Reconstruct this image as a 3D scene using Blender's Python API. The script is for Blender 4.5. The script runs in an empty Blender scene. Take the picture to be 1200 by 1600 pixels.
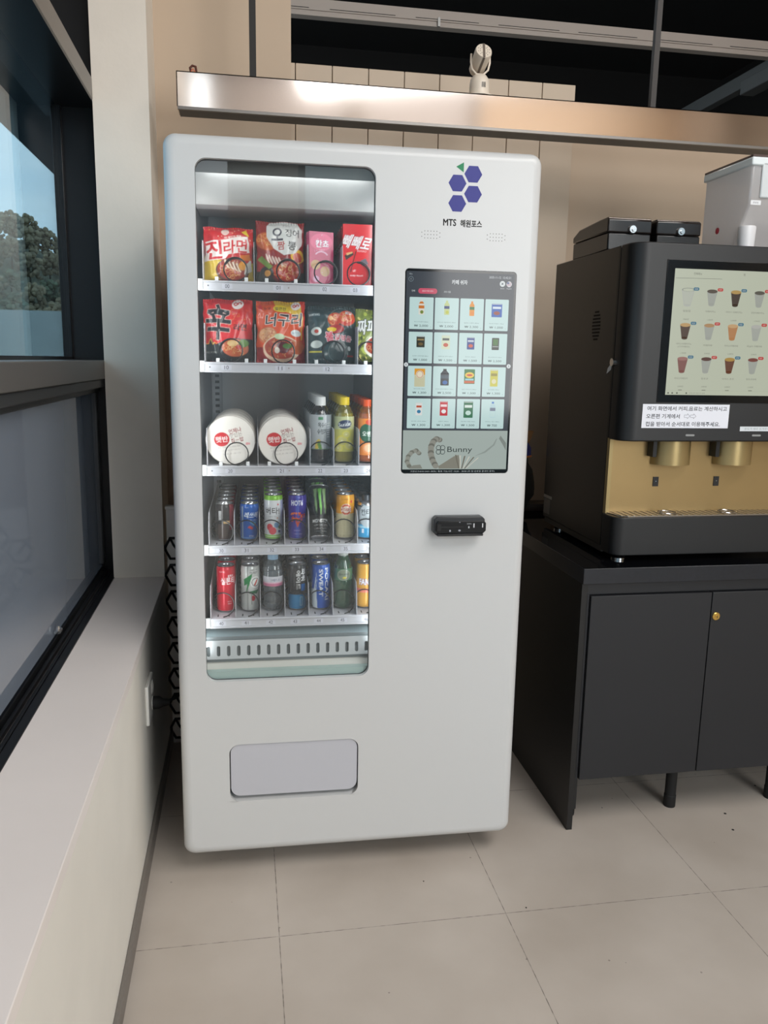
import bpy, math, random
import numpy as np
from mathutils import Vector, Matrix, geometry

PI = math.pi
rnd = random.Random(7)
S = bpy.context.scene
COL = S.collection

def srgb(c):
    if isinstance(c, str):
        c = c.lstrip('#'); c = [int(c[i:i+2], 16) for i in (0, 2, 4)]
    return tuple((v/255/12.92 if v/255 <= .04045 else ((v/255+.055)/1.055)**2.4) for v in c)

# ------------------------------------------------------------------ camera
F_PX, YAW, PITCH, ROLL = 1258.33, .1734, .1853, .0182
CAM = Vector((.4882, -2.2224, 1.4434))
_f = Vector((math.sin(YAW)*math.cos(PITCH), math.cos(YAW)*math.cos(PITCH), -math.sin(PITCH)))
_r = Vector((math.cos(YAW), -math.sin(YAW), 0)); _u = _r.cross(_f)
_c, _s = math.cos(ROLL), math.sin(ROLL)
_r, _u = _c*_r + _s*_u, -_s*_r + _c*_u
cd = bpy.data.cameras.new('camera'); cam = bpy.data.objects.new('camera', cd); COL.objects.link(cam)
cd.sensor_fit = 'VERTICAL'; cd.sensor_height = 36; cd.lens = F_PX/1600*36; cd.clip_end = 1000; cd.clip_start = .05
m = Matrix((_r, _u, -_f)).transposed().to_4x4(); m.translation = CAM
cam.matrix_world = m
S.camera = cam

# ------------------------------------------------------------------ world, lights, exposure
S.view_settings.view_transform = 'Standard'; S.view_settings.look = 'None'
S.view_settings.gamma = 1; S.view_settings.use_curve_mapping = False
S.view_settings.exposure = 0.52
W = bpy.data.worlds.new('sky'); S.world = W; W.use_nodes = True
nt = W.node_tree; nt.nodes.clear()
def N(t, k, **kw):
    n = t.nodes.new(k)
    for a, b in kw.items(): setattr(n, a, b)
    return n
tc = N(nt, 'ShaderNodeTexCoord'); sep = N(nt, 'ShaderNodeSeparateXYZ'); ramp = N(nt, 'ShaderNodeValToRGB')
noi = N(nt, 'ShaderNodeTexNoise'); noi.inputs['Scale'].default_value = 2.2; noi.inputs['Detail'].default_value = 6
mp = N(nt, 'ShaderNodeMapping'); mp.inputs['Scale'].default_value = (1, 1, 3)
cr = N(nt, 'ShaderNodeValToRGB'); cr.color_ramp.elements[0].position = .38; cr.color_ramp.elements[1].position = .60
mx = N(nt, 'ShaderNodeMixRGB'); mx.inputs[2].default_value = (*srgb((236, 243, 247)), 1)
ramp.color_ramp.elements[0].position = .0; ramp.color_ramp.elements[0].color = (*srgb((205, 226, 238)), 1)
ramp.color_ramp.elements[1].position = .6; ramp.color_ramp.elements[1].color = (*srgb((158, 192, 218)), 1)
bg = N(nt, 'ShaderNodeBackground'); bg.inputs[1].default_value = 2.0
out = N(nt, 'ShaderNodeOutputWorld')
L = nt.links.new
L(tc.outputs['Generated'], sep.inputs[0]); L(sep.outputs['Z'], ramp.inputs[0])
L(tc.outputs['Generated'], mp.inputs[0]); L(mp.outputs[0], noi.inputs[0]); L(noi.outputs[0], cr.inputs[0])
L(cr.outputs[0], mx.inputs[0]); L(ramp.outputs[0], mx.inputs[1]); L(mx.outputs[0], bg.inputs[0]); L(bg.outputs[0], out.inputs[0])

def area(name, loc, aim, sx, sy, power, col=(1, 1, 1), spread=PI):
    l = bpy.data.lights.new(name, 'AREA'); l.shape = 'RECTANGLE'; l.size = sx; l.size_y = sy
    l.energy = power; l.color = col; l.spread = spread
    o = bpy.data.objects.new(name, l); COL.objects.link(o); o.location = loc
    o.rotation_euler = (Vector(aim)-Vector(loc)).to_track_quat('-Z', 'Y').to_euler()
    return o
area('ceiling_lamp', (2.35, -3.45, 4.15), (.9, 0, 1.0), 3.1, 1.0, 33, (.96, .98, 1))
area('ceiling_lamp.001', (2.25, -2.3, 4.15), (1.1, -1.0, .3), 3.3, 1.0, 66, (1, .96, .92))
area('rail_reflection_fill', (2.7, -4.5, 4.15), (2.7, -5.5, 3.7), 4.2, .25, 27, (.97, .98, 1))  # added light on the rear wall, so the steel rail mirrors a brighter band
area('storefront_daylight', (2.9, -5.1, 2.2), (1.7, 1.0, 1.5), 1.8, 2.4, 66, (1, .99, .97))
for nm_, lc_, am_, a_, b_ in (('storefront_portal', (3.05, -5.62, 1.75), (3.05, 0, 1.75), 4.6, 3.5), ('window_portal', (-.2, -2.4, 1.85), (3, -2.4, 1.85), 6.2, 2.4)):
    o_ = area(nm_, lc_, am_, a_, b_, 1); o_.data.cycles.is_portal = True

# ------------------------------------------------------------------ materials
_mats = {}
def mat(name, col, rough=.5, metal=0., spec=.5, bump=0, bscale=60, vary=0, vscale=8, attr=False, emit=0, coat=0, aniso=0):
    if name in _mats: return _mats[name]
    M = bpy.data.materials.new(name); M.use_nodes = True; t = M.node_tree
    b = t.nodes['Principled BSDF']; l = t.links.new
    c = (*srgb(col), 1)
    b.inputs['Base Color'].default_value = c
    b.inputs['Roughness'].default_value = rough; b.inputs['Metallic'].default_value = metal
    b.inputs['Specular IOR Level'].default_value = spec; b.inputs['Coat Weight'].default_value = coat
    b.inputs['Anisotropic'].default_value = aniso
    src = None
    if attr:
        a = N(t, 'ShaderNodeAttribute', attribute_name='Col'); src = a.outputs['Color']
        l(src, b.inputs['Base Color'])
    if vary:
        co = N(t, 'ShaderNodeTexCoord'); n = N(t, 'ShaderNodeTexNoise'); n.inputs['Scale'].default_value = vscale; n.inputs['Detail'].default_value = 5
        l(co.outputs['Object'], n.inputs[0])
        mr_ = N(t, 'ShaderNodeMapRange'); mr_.inputs['From Min'].default_value = .3; mr_.inputs['From Max'].default_value = .7
        mr_.inputs['To Min'].default_value = 1-vary; mr_.inputs['To Max'].default_value = 1+vary
        l(n.outputs[0], mr_.inputs[0])
        mm = N(t, 'ShaderNodeVectorMath', operation='SCALE')
        if src is None: mm.inputs[0].default_value = c[:3]
        else: l(src, mm.inputs[0])
        l(mr_.outputs[0], mm.inputs['Scale']); l(mm.outputs[0], b.inputs['Base Color'])
    if bump:
        co = N(t, 'ShaderNodeTexCoord'); n = N(t, 'ShaderNodeTexNoise'); n.inputs['Scale'].default_value = bscale; n.inputs['Detail'].default_value = 4
        l(co.outputs['Object'], n.inputs[0])
        bp = N(t, 'ShaderNodeBump'); bp.inputs['Strength'].default_value = bump; bp.inputs['Distance'].default_value = .002
        l(n.outputs[0], bp.inputs['Height']); l(bp.outputs[0], b.inputs['Normal'])
    if emit:
        b.inputs['Emission Strength'].default_value = emit
        if attr: l(src, b.inputs['Emission Color']); b.inputs['Base Color'].default_value = (0, 0, 0, 1)
        else: b.inputs['Emission Color'].default_value = c
        if attr:
            for k in list(t.links):
                if k.to_socket == b.inputs['Base Color']: t.links.remove(k)
    _mats[name] = M
    return M

def clear_mat(name, tint, refl=1.0, ior=1.5, rough=0., haze=0., hazecol=(128, 128, 128)):
    if name in _mats: return _mats[name]
    M = bpy.data.materials.new(name); M.use_nodes = True; t = M.node_tree; t.nodes.clear(); l = t.links.new
    tr = N(t, 'ShaderNodeBsdfTransparent'); tr.inputs[0].default_value = (*srgb(tint), 1)
    g = N(t, 'ShaderNodeBsdfGlossy'); g.inputs['Roughness'].default_value = rough
    fr = N(t, 'ShaderNodeFresnel'); ge = N(t, 'ShaderNodeNewGeometry'); ri = N(t, 'ShaderNodeMapRange')
    ri.inputs['To Min'].default_value = ior; ri.inputs['To Max'].default_value = 1/ior
    l(ge.outputs['Backfacing'], ri.inputs[0]); l(ri.outputs[0], fr.inputs[0])
    mu = N(t, 'ShaderNodeMath', operation='MULTIPLY', use_clamp=True); mu.inputs[1].default_value = refl
    mixn = N(t, 'ShaderNodeMixShader'); o = N(t, 'ShaderNodeOutputMaterial')
    l(fr.outputs[0], mu.inputs[0]); l(mu.outputs[0], mixn.inputs[0])
    base = tr
    if haze:
        d = N(t, 'ShaderNodeBsdfDiffuse'); d.inputs[0].default_value = (*srgb(hazecol), 1)
        m2 = N(t, 'ShaderNodeMixShader'); m2.inputs[0].default_value = haze
        l(tr.outputs[0], m2.inputs[1]); l(d.outputs[0], m2.inputs[2]); base = m2
    l(base.outputs[0], mixn.inputs[1]); l(g.outputs[0], mixn.inputs[2]); l(mixn.outputs[0], o.inputs[0])
    _mats[name] = M
    return M

WHITE_PAINT = mat('white_paint', (201, 202, 202), .32, bump=.03, bscale=300)
FLAP_PAINT = mat('flap_plastic', (188, 189, 196), .3)
BLACK_PLASTIC = mat('black_plastic', (18, 19, 21), .35)
BLACK_MATTE = mat('black_powder_coat', (21, 22, 24), .45, bump=.05, bscale=500)
BLACK_SIDE = mat('black_side_sheet', (21, 19, 18), .38)
BLACK_VOID = mat('black_ceiling_paint', (9, 9, 10), .9)
CAB_BLACK = mat('black_laminate', (26, 27, 31), .5, vary=.06, vscale=3)
TOP_BLACK = mat('black_polished_worktop', (12, 13, 16), .06, spec=.6, vary=.2, vscale=140)
EDGE_BLACK = mat('black_worktop_edge', (26, 28, 34), .35, vary=.2, vscale=90)
PLASTER = mat('white_plaster', (234, 226, 214), .75, bump=.5, bscale=26, vary=.03, vscale=6)
SILL = mat('sill_laminate', (236, 228, 223), .38, vary=.02, vscale=4)
LOWWALL = mat('low_wall_paint', (228, 224, 215), .6, vary=.025, vscale=6)
BEIGE = mat('beige_wall_paint', (196, 176, 154), .7, vary=.02, vscale=3)
BOARD = mat('beige_board_paint', (196, 179, 159), .6, vary=.02, vscale=5)
BEIGE_DARK = mat('taupe_wall_paint', (194, 174, 152), .7, vary=.02, vscale=3)
CHROME = mat('chrome', (215, 215, 215), .15, 1)
STEEL = mat('brushed_steel', (226, 216, 209), .09, 1, bump=.10, bscale=3.2)
GALV = mat('galvanised_steel', (150, 150, 148), .45, .6, vary=.08, vscale=12)
TRAYWHITE = mat('shelf_white_metal', (186, 186, 191), .35)
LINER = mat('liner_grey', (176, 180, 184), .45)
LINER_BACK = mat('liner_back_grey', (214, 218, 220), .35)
WIRE = mat('coated_wire', (22, 22, 24), .3)
GOLD = mat('brass_sheet', (166, 140, 96), .36, .7, vary=.03)
GOLD_SATIN = mat('satin_gold', (168, 148, 104), .34, .7)
ALU_DARK = mat('anodised_black_aluminium', (13, 14, 17), .3, .2)
ALU_GREY = mat('grey_aluminium', (128, 124, 120), .36, .55)
ALU_GREYDARK = mat('dark_grey_aluminium', (72, 73, 74), .38, .4)
PRINT = mat('printed_film', (255, 255, 255), .28, attr=True, coat=.3)
PRINT_CAN = mat('printed_can', (255, 255, 255), .25, metal=.15, attr=True)
PRINT_FLAT = mat('printed_matte', (255, 255, 255), .6, attr=True)
SCREEN = mat('display_light', (255, 255, 255), .10, spec=.35, attr=True, emit=.56)
SCREEN_WARM = mat('coffee_display_light', (255, 255, 255), .3, attr=True, emit=.47)
SILVER = mat('can_aluminium', (200, 200, 202), .22, .95)
INK = mat('black_ink', (20, 20, 22), .5)
RUBBER = mat('black_rubber', (14, 14, 15), .7)

# ------------------------------------------------------------------ mesh builder
class MB:
    def __init__(s): s.v = []; s.f = []; s.m = []; s.c = None
    def add(s, vs, fs, mi=0, cols=None):
        o = len(s.v); s.v += [tuple(p) for p in vs]; s.f += [tuple(i+o for i in f) for f in fs]
        s.m += [mi]*len(fs) if isinstance(mi, int) else list(mi)
        if cols is not None:
            if s.c is None: s.c = []
            s.c += list(cols)
        return s
    def box(s, x0, x1, y0, y1, z0, z1, mi=0, top=None):
        v = [(x0, y0, z0), (x1, y0, z0), (x1, y1, z0), (x0, y1, z0), (x0, y0, z1), (x1, y0, z1), (x1, y1, z1), (x0, y1, z1)]
        s.add(v, [(3, 2, 1, 0), (4, 5, 6, 7), (0, 1, 5, 4), (1, 2, 6, 5), (2, 3, 7, 6), (3, 0, 4, 7)], mi); return s
    def prism(s, pts, a0, a1, ax='y', mi=0):
        """extrude a 2-D outline along an axis: ax y -> pts (x,z); z -> (x,y); x -> (y,z)"""
        mk = {'y': lambda p, a: (p[0], a, p[1]), 'z': lambda p, a: (p[0], p[1], a), 'x': lambda p, a: (a, p[0], p[1])}[ax]
        n = len(pts); v = [mk(p, a0) for p in pts]+[mk(p, a1) for p in pts]
        f = [tuple(range(n)), tuple(range(2*n-1, n-1, -1))]+[(i, i+n, (i+1) % n+n, (i+1) % n) for i in range(n)]
        s.add(v, f, mi); return s
    def plate(s, outer, holes, y0, y1, mi=0):
        loops = [outer]+holes
        tess = geometry.tessellate_polygon([[Vector((p[0], p[1], 0)) for p in lp] for lp in loops])
        flat = [p for lp in loops for p in lp]; n = len(flat)
        v = [(p[0], y0, p[1]) for p in flat]+[(p[0], y1, p[1]) for p in flat]
        f = []
        for t in tess:
            f.append(tuple(t)); f.append(tuple(i+n for i in reversed(t)))
        o = 0
        for lp in loops:
            k = len(lp)
            for i in range(k): f.append((o+i, o+(i+1) % k, o+(i+1) % k+n, o+i+n))
            o += k
        s.add(v, f, mi); return s
    def lathe(s, prof, n=32, c=(0, 0, 0), ax='z', mi=0, cap=True, mis=None, arc=2*PI, a0=0):
        full = abs(arc-2*PI) < 1e-6; nn = n if full else n+1
        v = []
        for r, h in prof:
            for i in range(nn):
                a = a0+arc*i/n; x, y = r*math.cos(a), r*math.sin(a)
                v.append({'z': (c[0]+x, c[1]+y, c[2]+h), 'y': (c[0]+x, c[1]+h, c[2]+y), 'x': (c[0]+h, c[1]+x, c[2]+y)}[ax])
        f = []; ms = []
        for k in range(len(prof)-1):
            for i in range(n if full else n):
                j = (i+1) % nn if full else i+1
                f.append((k*nn+i, k*nn+j, (k+1)*nn+j, (k+1)*nn+i)); ms.append(mis[k] if mis else mi)
        if cap and full:
            f.append(tuple(range(nn-1, -1, -1))); ms.append(mis[0] if mis else mi)
            f.append(tuple((len(prof)-1)*nn+i for i in range(nn))); ms.append(mis[-1] if mis else mi)
        s.add(v, f, ms); return s
    def tube(s, path, r, n=8, mi=0, closed=False):
        P = [Vector(p) for p in path]; k = len(P); v = []; up = None
        for i, p in enumerate(P):
            t = (P[(i+1) % k]-P[i-1]) if closed else (P[min(i+1, k-1)]-P[max(i-1, 0)])
            t.normalize()
            if up is None: up = t.orthogonal().normalized()
            up = (up-t*up.dot(t)).normalized(); b = t.cross(up)
            for j in range(n):
                a = 2*PI*j/n; v.append(p+(up*math.cos(a)+b*math.sin(a))*r)
        f = []
        for i in range(k if closed else k-1):
            for j in range(n):
                f.append((i*n+j, i*n+(j+1) % n, ((i+1) % k)*n+(j+1) % n, ((i+1) % k)*n+j))
        if not closed: f += [tuple(range(n-1, -1, -1)), tuple((k-1)*n+j for j in range(n))]
        s.add(v, f, mi); return s

def rrect(x0, z0, x1, z1, r, seg=8):
    out = []
    for cx, cz, a in ((x1-r, z1-r, 0), (x0+r, z1-r, PI/2), (x0+r, z0+r, PI), (x1-r, z0+r, 1.5*PI)):
        for i in range(seg+1):
            t = a+PI/2*i/seg; out.append((cx+r*math.cos(t), cz+r*math.sin(t)))
    return out

def tag(o, label=None, cat=None, group=None, kind=None):
    if label: o['label'] = label
    if cat: o['category'] = cat
    if group: o['group'] = group
    if kind: o['kind'] = kind
    return o
def mesh(name, mb, mats, smooth=35):
    me = bpy.data.meshes.new(name); me.from_pydata(mb.v, [], mb.f)
    for q in (mats if isinstance(mats, (list, tuple)) else [mats]): me.materials.append(q)
    me.polygons.foreach_set('material_index', mb.m)
    if mb.c is not None:
        ca = me.color_attributes.new('Col', 'FLOAT_COLOR', 'POINT')
        ca.data.foreach_set('color', np.hstack([np.array(mb.c, dtype=np.float32), np.ones((len(mb.c), 1), dtype=np.float32)]).ravel())
    me.update()
    if smooth:
        me.shade_smooth(); me.set_sharp_from_angle(angle=math.radians(smooth))
    return me
def link(name, me, parent=None, loc=None, rot=None, label=None):
    o = bpy.data.objects.new(name, me); COL.objects.link(o)
    if parent: o.parent = parent
    if loc: o.location = loc
    if rot: o.rotation_euler = rot
    if label: o['label'] = label
    return o
def ob(name, mb, mats, parent=None, loc=None, rot=None, label=None, bevel=0, smooth=35, seg=2):
    o = link(name, mesh(name, mb, mats, smooth), parent, loc, rot, label)
    if bevel:
        b = o.modifiers.new('bevel', 'BEVEL'); b.width = bevel; b.segments = seg; b.limit_method = 'ANGLE'; b.angle_limit = math.radians(40)
    return o
def struct(name, mb, mats, bevel=0, smooth=35):
    return tag(ob(name, mb, mats, bevel=bevel, smooth=smooth), kind='structure')
def empty(name, loc, label, cat, group=None, rz=0, rot=None):
    o = bpy.data.objects.new(name, None); COL.objects.link(o); o.location = loc
    o.rotation_euler = rot or (0, 0, rz); o.empty_display_size = .05
    return tag(o, label, cat, group)
def copy_tree(o, parent=None, depth=0, skip=()):
    c = o.copy(); COL.objects.link(c); c.parent = parent
    for ch in list(o.children):
        if ch.name.split('.')[0] in skip: continue
        copy_tree(ch, c, depth+1, skip)
    return c

# ------------------------------------------------------------------ flat artwork: shapes and lettering
_tx = {}
def glyphs(s, bold=0.):
    """unit-height centred triangles of a text, made by Blender's own font"""
    k = (s, bold)
    if k in _tx: return _tx[k]
    cu = bpy.data.curves.new('t', 'FONT'); cu.body = s; cu.size = 1; cu.offset = bold; cu.resolution_u = 3
    o = bpy.data.objects.new('t', cu); COL.objects.link(o); bpy.context.view_layer.update()
    e = o.evaluated_get(bpy.context.evaluated_depsgraph_get()); me = e.to_mesh(); me.calc_loop_triangles()
    v = np.array([p.co[:2] for p in me.vertices]) if len(me.vertices) else np.zeros((0, 2))
    t = np.array([x.vertices[:] for x in me.loop_triangles]) if len(me.loop_triangles) else np.zeros((0, 3), int)
    e.to_mesh_clear(); bpy.data.objects.remove(o); bpy.data.curves.remove(cu)
    lo, hi = v.min(0), v.max(0); v = (v-(lo+hi)/2)/max(hi[1]-lo[1], 1e-6)
    _tx[k] = (v, t, (hi[0]-lo[0])/max(hi[1]-lo[1], 1e-6))
    return _tx[k]

class Art:
    """a stack of coloured 2-D shapes (x right, y up, metres)"""
    def __init__(s): s.L = []; s.lv = 0
    def tri(s, T, col, lv=None): s.L.append((np.array(T, dtype=float).reshape(-1, 3, 2), srgb(col), s.lv if lv is None else lv)); return s
    def poly(s, pts, col, lv=None):
        t = geometry.tessellate_polygon([[Vector((p[0], p[1], 0)) for p in pts]])
        return s.tri([[pts[i] for i in q] for q in t], col, lv)
    def rect(s, x0, y0, x1, y1, col, lv=None): return s.poly([(x0, y0), (x1, y0), (x1, y1), (x0, y1)], col, lv)
    def rr(s, x0, y0, x1, y1, r, col, lv=None): return s.poly(rrect(x0, y0, x1, y1, r, 5), col, lv)
    def ell(s, cx, cy, rx, ry, col, lv=None, n=28, rot=0):
        c, d = math.cos(rot), math.sin(rot)
        return s.poly([(cx+rx*math.cos(2*PI*i/n)*c-ry*math.sin(2*PI*i/n)*d, cy+rx*math.cos(2*PI*i/n)*d+ry*math.sin(2*PI*i/n)*c) for i in range(n)], col, lv)
    def line(s, pts, w, col, lv=None):
        for (x0, y0), (x1, y1) in zip(pts[:-1], pts[1:]):
            l = math.hypot(x1-x0, y1-y0) or 1; nx, ny = -(y1-y0)/l*w/2, (x1-x0)/l*w/2
            s.tri([[(x0+nx, y0+ny), (x0-nx, y0-ny), (x1-nx, y1-ny)], [(x0+nx, y0+ny), (x1-nx, y1-ny), (x1+nx, y1+ny)]], col, lv)
        return s
    def ring(s, cx, cy, r, w, col, lv=None, a0=0, a1=2*PI, n=24, sy=1):
        return s.line([(cx+r*math.cos(a0+(a1-a0)*i/n), cy+sy*r*math.sin(a0+(a1-a0)*i/n)) for i in range(n+1)], w, col, lv)
    def text(s, t, cx, cy, h, col, w=None, bold=.0, rot=0, shear=0, lv=None, left=False, out=None, outw=0):
        v, tr, asp = glyphs(t, bold)
        sx = (w/asp if w else h)
        P = v*np.array([sx, h]); P[:, 0] += shear*P[:, 1]
        if left: P[:, 0] += asp*sx/2
        c, d = math.cos(rot), math.sin(rot)
        P = np.stack([P[:, 0]*c-P[:, 1]*d+cx, P[:, 0]*d+P[:, 1]*c+cy], 1)
        if out is not None:
            for k in range(8):
                a = PI/4*k; s.tri((P+np.array([math.cos(a), math.sin(a)])*outw)[tr], out, lv)
        return s.tri(P[tr], col, lv)
    def specks(s, x0, y0, x1, y1, n, cols, r0, r1, seed=1):
        q = random.Random(seed)
        for i in range(n):
            s.ell(q.uniform(x0, x1), q.uniform(y0, y1), q.uniform(r0, r1), q.uniform(r0, r1)*.7, q.choice(cols), n=7, rot=q.uniform(0, PI))
        return s
    def raster(s, x0, y0, x1, y1, res, bg, ss=2):
        w, h = max(2, int((x1-x0)/res*ss)), max(2, int((y1-y0)/res*ss)); img = np.empty((h, w, 3)); img[:] = srgb(bg)
        fx, fy = w/(x1-x0), h/(y1-y0)
        for T, col, _ in s.L:
            Q = (T-np.array([x0, y0]))*np.array([fx, fy])
            for a, b, c in Q:
                u0, u1 = int(max(0, math.floor(min(a[0], b[0], c[0])-.5))), int(min(w-1, math.ceil(max(a[0], b[0], c[0]))))
                v0, v1 = int(max(0, math.floor(min(a[1], b[1], c[1])-.5))), int(min(h-1, math.ceil(max(a[1], b[1], c[1]))))
                if u1 < u0 or v1 < v0: continue
                den = (b[1]-c[1])*(a[0]-c[0])+(c[0]-b[0])*(a[1]-c[1])
                if abs(den) < 1e-9: continue
                X, Y = np.meshgrid(np.arange(u0, u1+1)+.5, np.arange(v0, v1+1)+.5)
                l1 = ((b[1]-c[1])*(X-c[0])+(c[0]-b[0])*(Y-c[1]))/den; l2 = ((c[1]-a[1])*(X-c[0])+(a[0]-c[0])*(Y-c[1]))/den
                msk = (l1 >= -1e-6) & (l2 >= -1e-6) & (l1+l2 <= 1+1e-6)
                img[v0:v1+1, u0:u1+1][msk] = col
        h2, w2 = h//ss, w//ss
        return img[:h2*ss, :w2*ss].reshape(h2, ss, w2, ss, 3).mean((1, 3))
    def build(s, fn=None, eps=.00015):
        """real flat shapes; fn maps (x, y, lift) to 3-D"""
        mb = MB(); fn = fn or (lambda x, y, q: (x, -q, y))
        for T, col, lv in s.L:
            v = [fn(p[0], p[1], (lv+1)*eps) for t in T for p in t]
            # keep every triangle facing the viewer
            fs = []
            for i, t in enumerate(T):
                ar = (t[1][0]-t[0][0])*(t[2][1]-t[0][1])-(t[2][0]-t[0][0])*(t[1][1]-t[0][1])
                fs.append((3*i, 3*i+1, 3*i+2) if ar > 0 else (3*i, 3*i+2, 3*i+1))
            mb.add(v, fs, 0, [col]*len(v))
        return mb
def samp(img, u, v):
    h, w, _ = img.shape; x = np.clip(u*w-.5, 0, w-1.001); y = np.clip(v*h-.5, 0, h-1.001)
    i, j = x.astype(int), y.astype(int); i2 = np.minimum(i+1, w-1); j2 = np.minimum(j+1, h-1); a = (x-i)[:, None]; b = (y-j)[:, None]
    return (img[j, i]*(1-a)*(1-b)+img[j, i2]*a*(1-b)+img[j2, i]*(1-a)*b+img[j2, i2]*a*b)

# ================================================================== SETTING
def floor_mat():
    M = mat('floor_tile', (176, 166, 157), .42); t = M.node_tree; l = t.links.new; b = t.nodes['Principled BSDF']
    tcn = N(t, 'ShaderNodeTexCoord'); sp = N(t, 'ShaderNodeSeparateXYZ'); l(tcn.outputs['Object'], sp.inputs[0])
    def joint(sock, off):
        a = N(t, 'ShaderNodeMath', operation='SUBTRACT'); a.inputs[1].default_value = off; l(sock, a.inputs[0])
        c = N(t, 'ShaderNodeMath', operation='PINGPONG'); c.inputs[1].default_value = .3; l(a.outputs[0], c.inputs[0])
        e = N(t, 'ShaderNodeMath', operation='LESS_THAN'); e.inputs[1].default_value = .0011; l(c.outputs[0], e.inputs[0]); return e
    jx, jy = joint(sp.outputs['X'], .5583), joint(sp.outputs['Y'], -.3931)
    mxx = N(t, 'ShaderNodeMath', operation='MAXIMUM'); l(jx.outputs[0], mxx.inputs[0]); l(jy.outputs[0], mxx.inputs[1])
    br = N(t, 'ShaderNodeTexNoise'); br.inputs['Scale'].default_value = 45; br.inputs['Detail'].default_value = 2; l(tcn.outputs['Object'], br.inputs[0])
    brr = N(t, 'ShaderNodeMapRange'); brr.inputs[1].default_value = .35; brr.inputs[2].default_value = .6; brr.inputs[3].default_value = .25; brr.inputs[4].default_value = .85; l(br.outputs[0], brr.inputs[0])
    jj = N(t, 'ShaderNodeMath', operation='MULTIPLY'); l(mxx.outputs[0], jj.inputs[0]); l(brr.outputs[0], jj.inputs[1])
    n1 = N(t, 'ShaderNodeTexNoise'); n1.inputs['Scale'].default_value = 2.5; n1.inputs['Detail'].default_value = 8; l(tcn.outputs['Object'], n1.inputs[0])
    r1 = N(t, 'ShaderNodeValToRGB'); r1.color_ramp.elements[0].position = .3; r1.color_ramp.elements[0].color = (*srgb((178, 167, 156)), 1)
    r1.color_ramp.elements[1].position = .7; r1.color_ramp.elements[1].color = (*srgb((196, 186, 176)), 1); l(n1.outputs[0], r1.inputs[0])
    # scattered dark specks and scuffs
    vo = N(t, 'ShaderNodeTexVoronoi'); vo.inputs['Scale'].default_value = 16; l(tcn.outputs['Object'], vo.inputs[0])
    lt = N(t, 'ShaderNodeMath', operation='LESS_THAN'); lt.inputs[1].default_value = .045; l(vo.outputs['Distance'], lt.inputs[0])
    nm = N(t, 'ShaderNodeTexNoise'); nm.inputs['Scale'].default_value = 3.1; l(tcn.outputs['Object'], nm.inputs[0])
    gt = N(t, 'ShaderNodeMath', operation='GREATER_THAN'); gt.inputs[1].default_value = .53; l(nm.outputs[0], gt.inputs[0])
    sm = N(t, 'ShaderNodeMath', operation='MULTIPLY'); l(lt.outputs[0], sm.inputs[0]); l(gt.outputs[0], sm.inputs[1])
    s5 = N(t, 'ShaderNodeMath', operation='MULTIPLY'); s5.inputs[1].default_value = .55; l(sm.outputs[0], s5.inputs[0])
    fm = N(t, 'ShaderNodeMath', operation='MAXIMUM'); l(jj.outputs[0], fm.inputs[0]); l(s5.outputs[0], fm.inputs[1])
    mixc = N(t, 'ShaderNodeMixRGB'); mixc.inputs[2].default_value = (*srgb((92, 84, 76)), 1)
    l(fm.outputs[0], mixc.inputs[0]); l(r1.outputs[0], mixc.inputs[1]); l(mixc.outputs[0], b.inputs['Base Color'])
    rr_ = N(t, 'ShaderNodeMapRange'); rr_.inputs[3].default_value = .33; rr_.inputs[4].default_value = .5; l(n1.outputs[0], rr_.inputs[0]); l(rr_.outputs[0], b.inputs['Roughness'])
    return M
struct('floor', MB().box(.19, 5.4, -5.6, 6, -.1, 0), floor_mat())
struct('ceiling', MB().box(-.3, 5.4, -5.6, 6, 4.3, 4.4), BLACK_VOID)
GRND = mat('outdoor_concrete', (120, 122, 122), .9, vary=.12, vscale=.6)
struct('ground', MB().box(-90, 60, -60, 260, -.4, -.15), GRND)

# left wall: low wall, sill board, corner pier
struct('wall_left', MB().box(-.25, .196, -5.6, .93, -.1, .635), LOWWALL)
struct('trim_1', MB().box(-.02, .199, -5.6, .70, .632, .660), SILL, bevel=.002)
pier = MB().box(.0195, .196, .70, 1.2, .66, 4.3); pier.box(-.115, .0195, .905, 1.2, .66, 4.3)
struct('wall_corner', pier, PLASTER)
struct('wall_left_upper', MB().box(-.25, .0, -5.6, .905, 3.3, 4.3), PLASTER)
struct('baseboard_left', MB().box(.196, .207, -5.6, .93, 0, .052), mat('grey_vinyl_skirting', (118, 112, 106), .45), bevel=.002)
# back wall
struct('wall_back', MB().box(.196, .672, .93, 1.2, 0, 4.3).box(.672, 5.4, 1.03, 1.2, 0, 2.40), [BEIGE])
struct('wall_back_taupe', MB().box(1.66, 5.4, 1.026, 1.03, 0, 2.40), BEIGE_DARK)
pb = MB()
bx = .6725
for k in range(9):
    x0 = .692-.1355+k*.1355; x1 = x0+.1325; x0 = max(x0, bx)
    pb.box(x0, x1, .98, 1.0, 0, 2.507)
pb.box(bx, 1.772, 1.0, 1.03, 0, 2.49, 1)
struct('wall_back_panelling', pb, [BOARD, mat('board_groove', (88, 78, 68), .8)], bevel=.0015)
struct('wall_far', MB().box(-.3, 5.4, 5.9, 6.0, 0, 4.3), BLACK_VOID)
struct('wall_right', MB().box(5.3, 5.4, -5.6, 1.03, 0, 4.3), BEIGE)
struct('wall_right_void', MB().box(5.3, 5.4, 1.03, 6, 0, 4.3), BLACK_VOID)
rear = MB().box(.19, .80, -5.6, -5.5, 0, 4.3).box(.8, 5.4, -5.6, -5.5, 3.5, 4.3)
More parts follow.
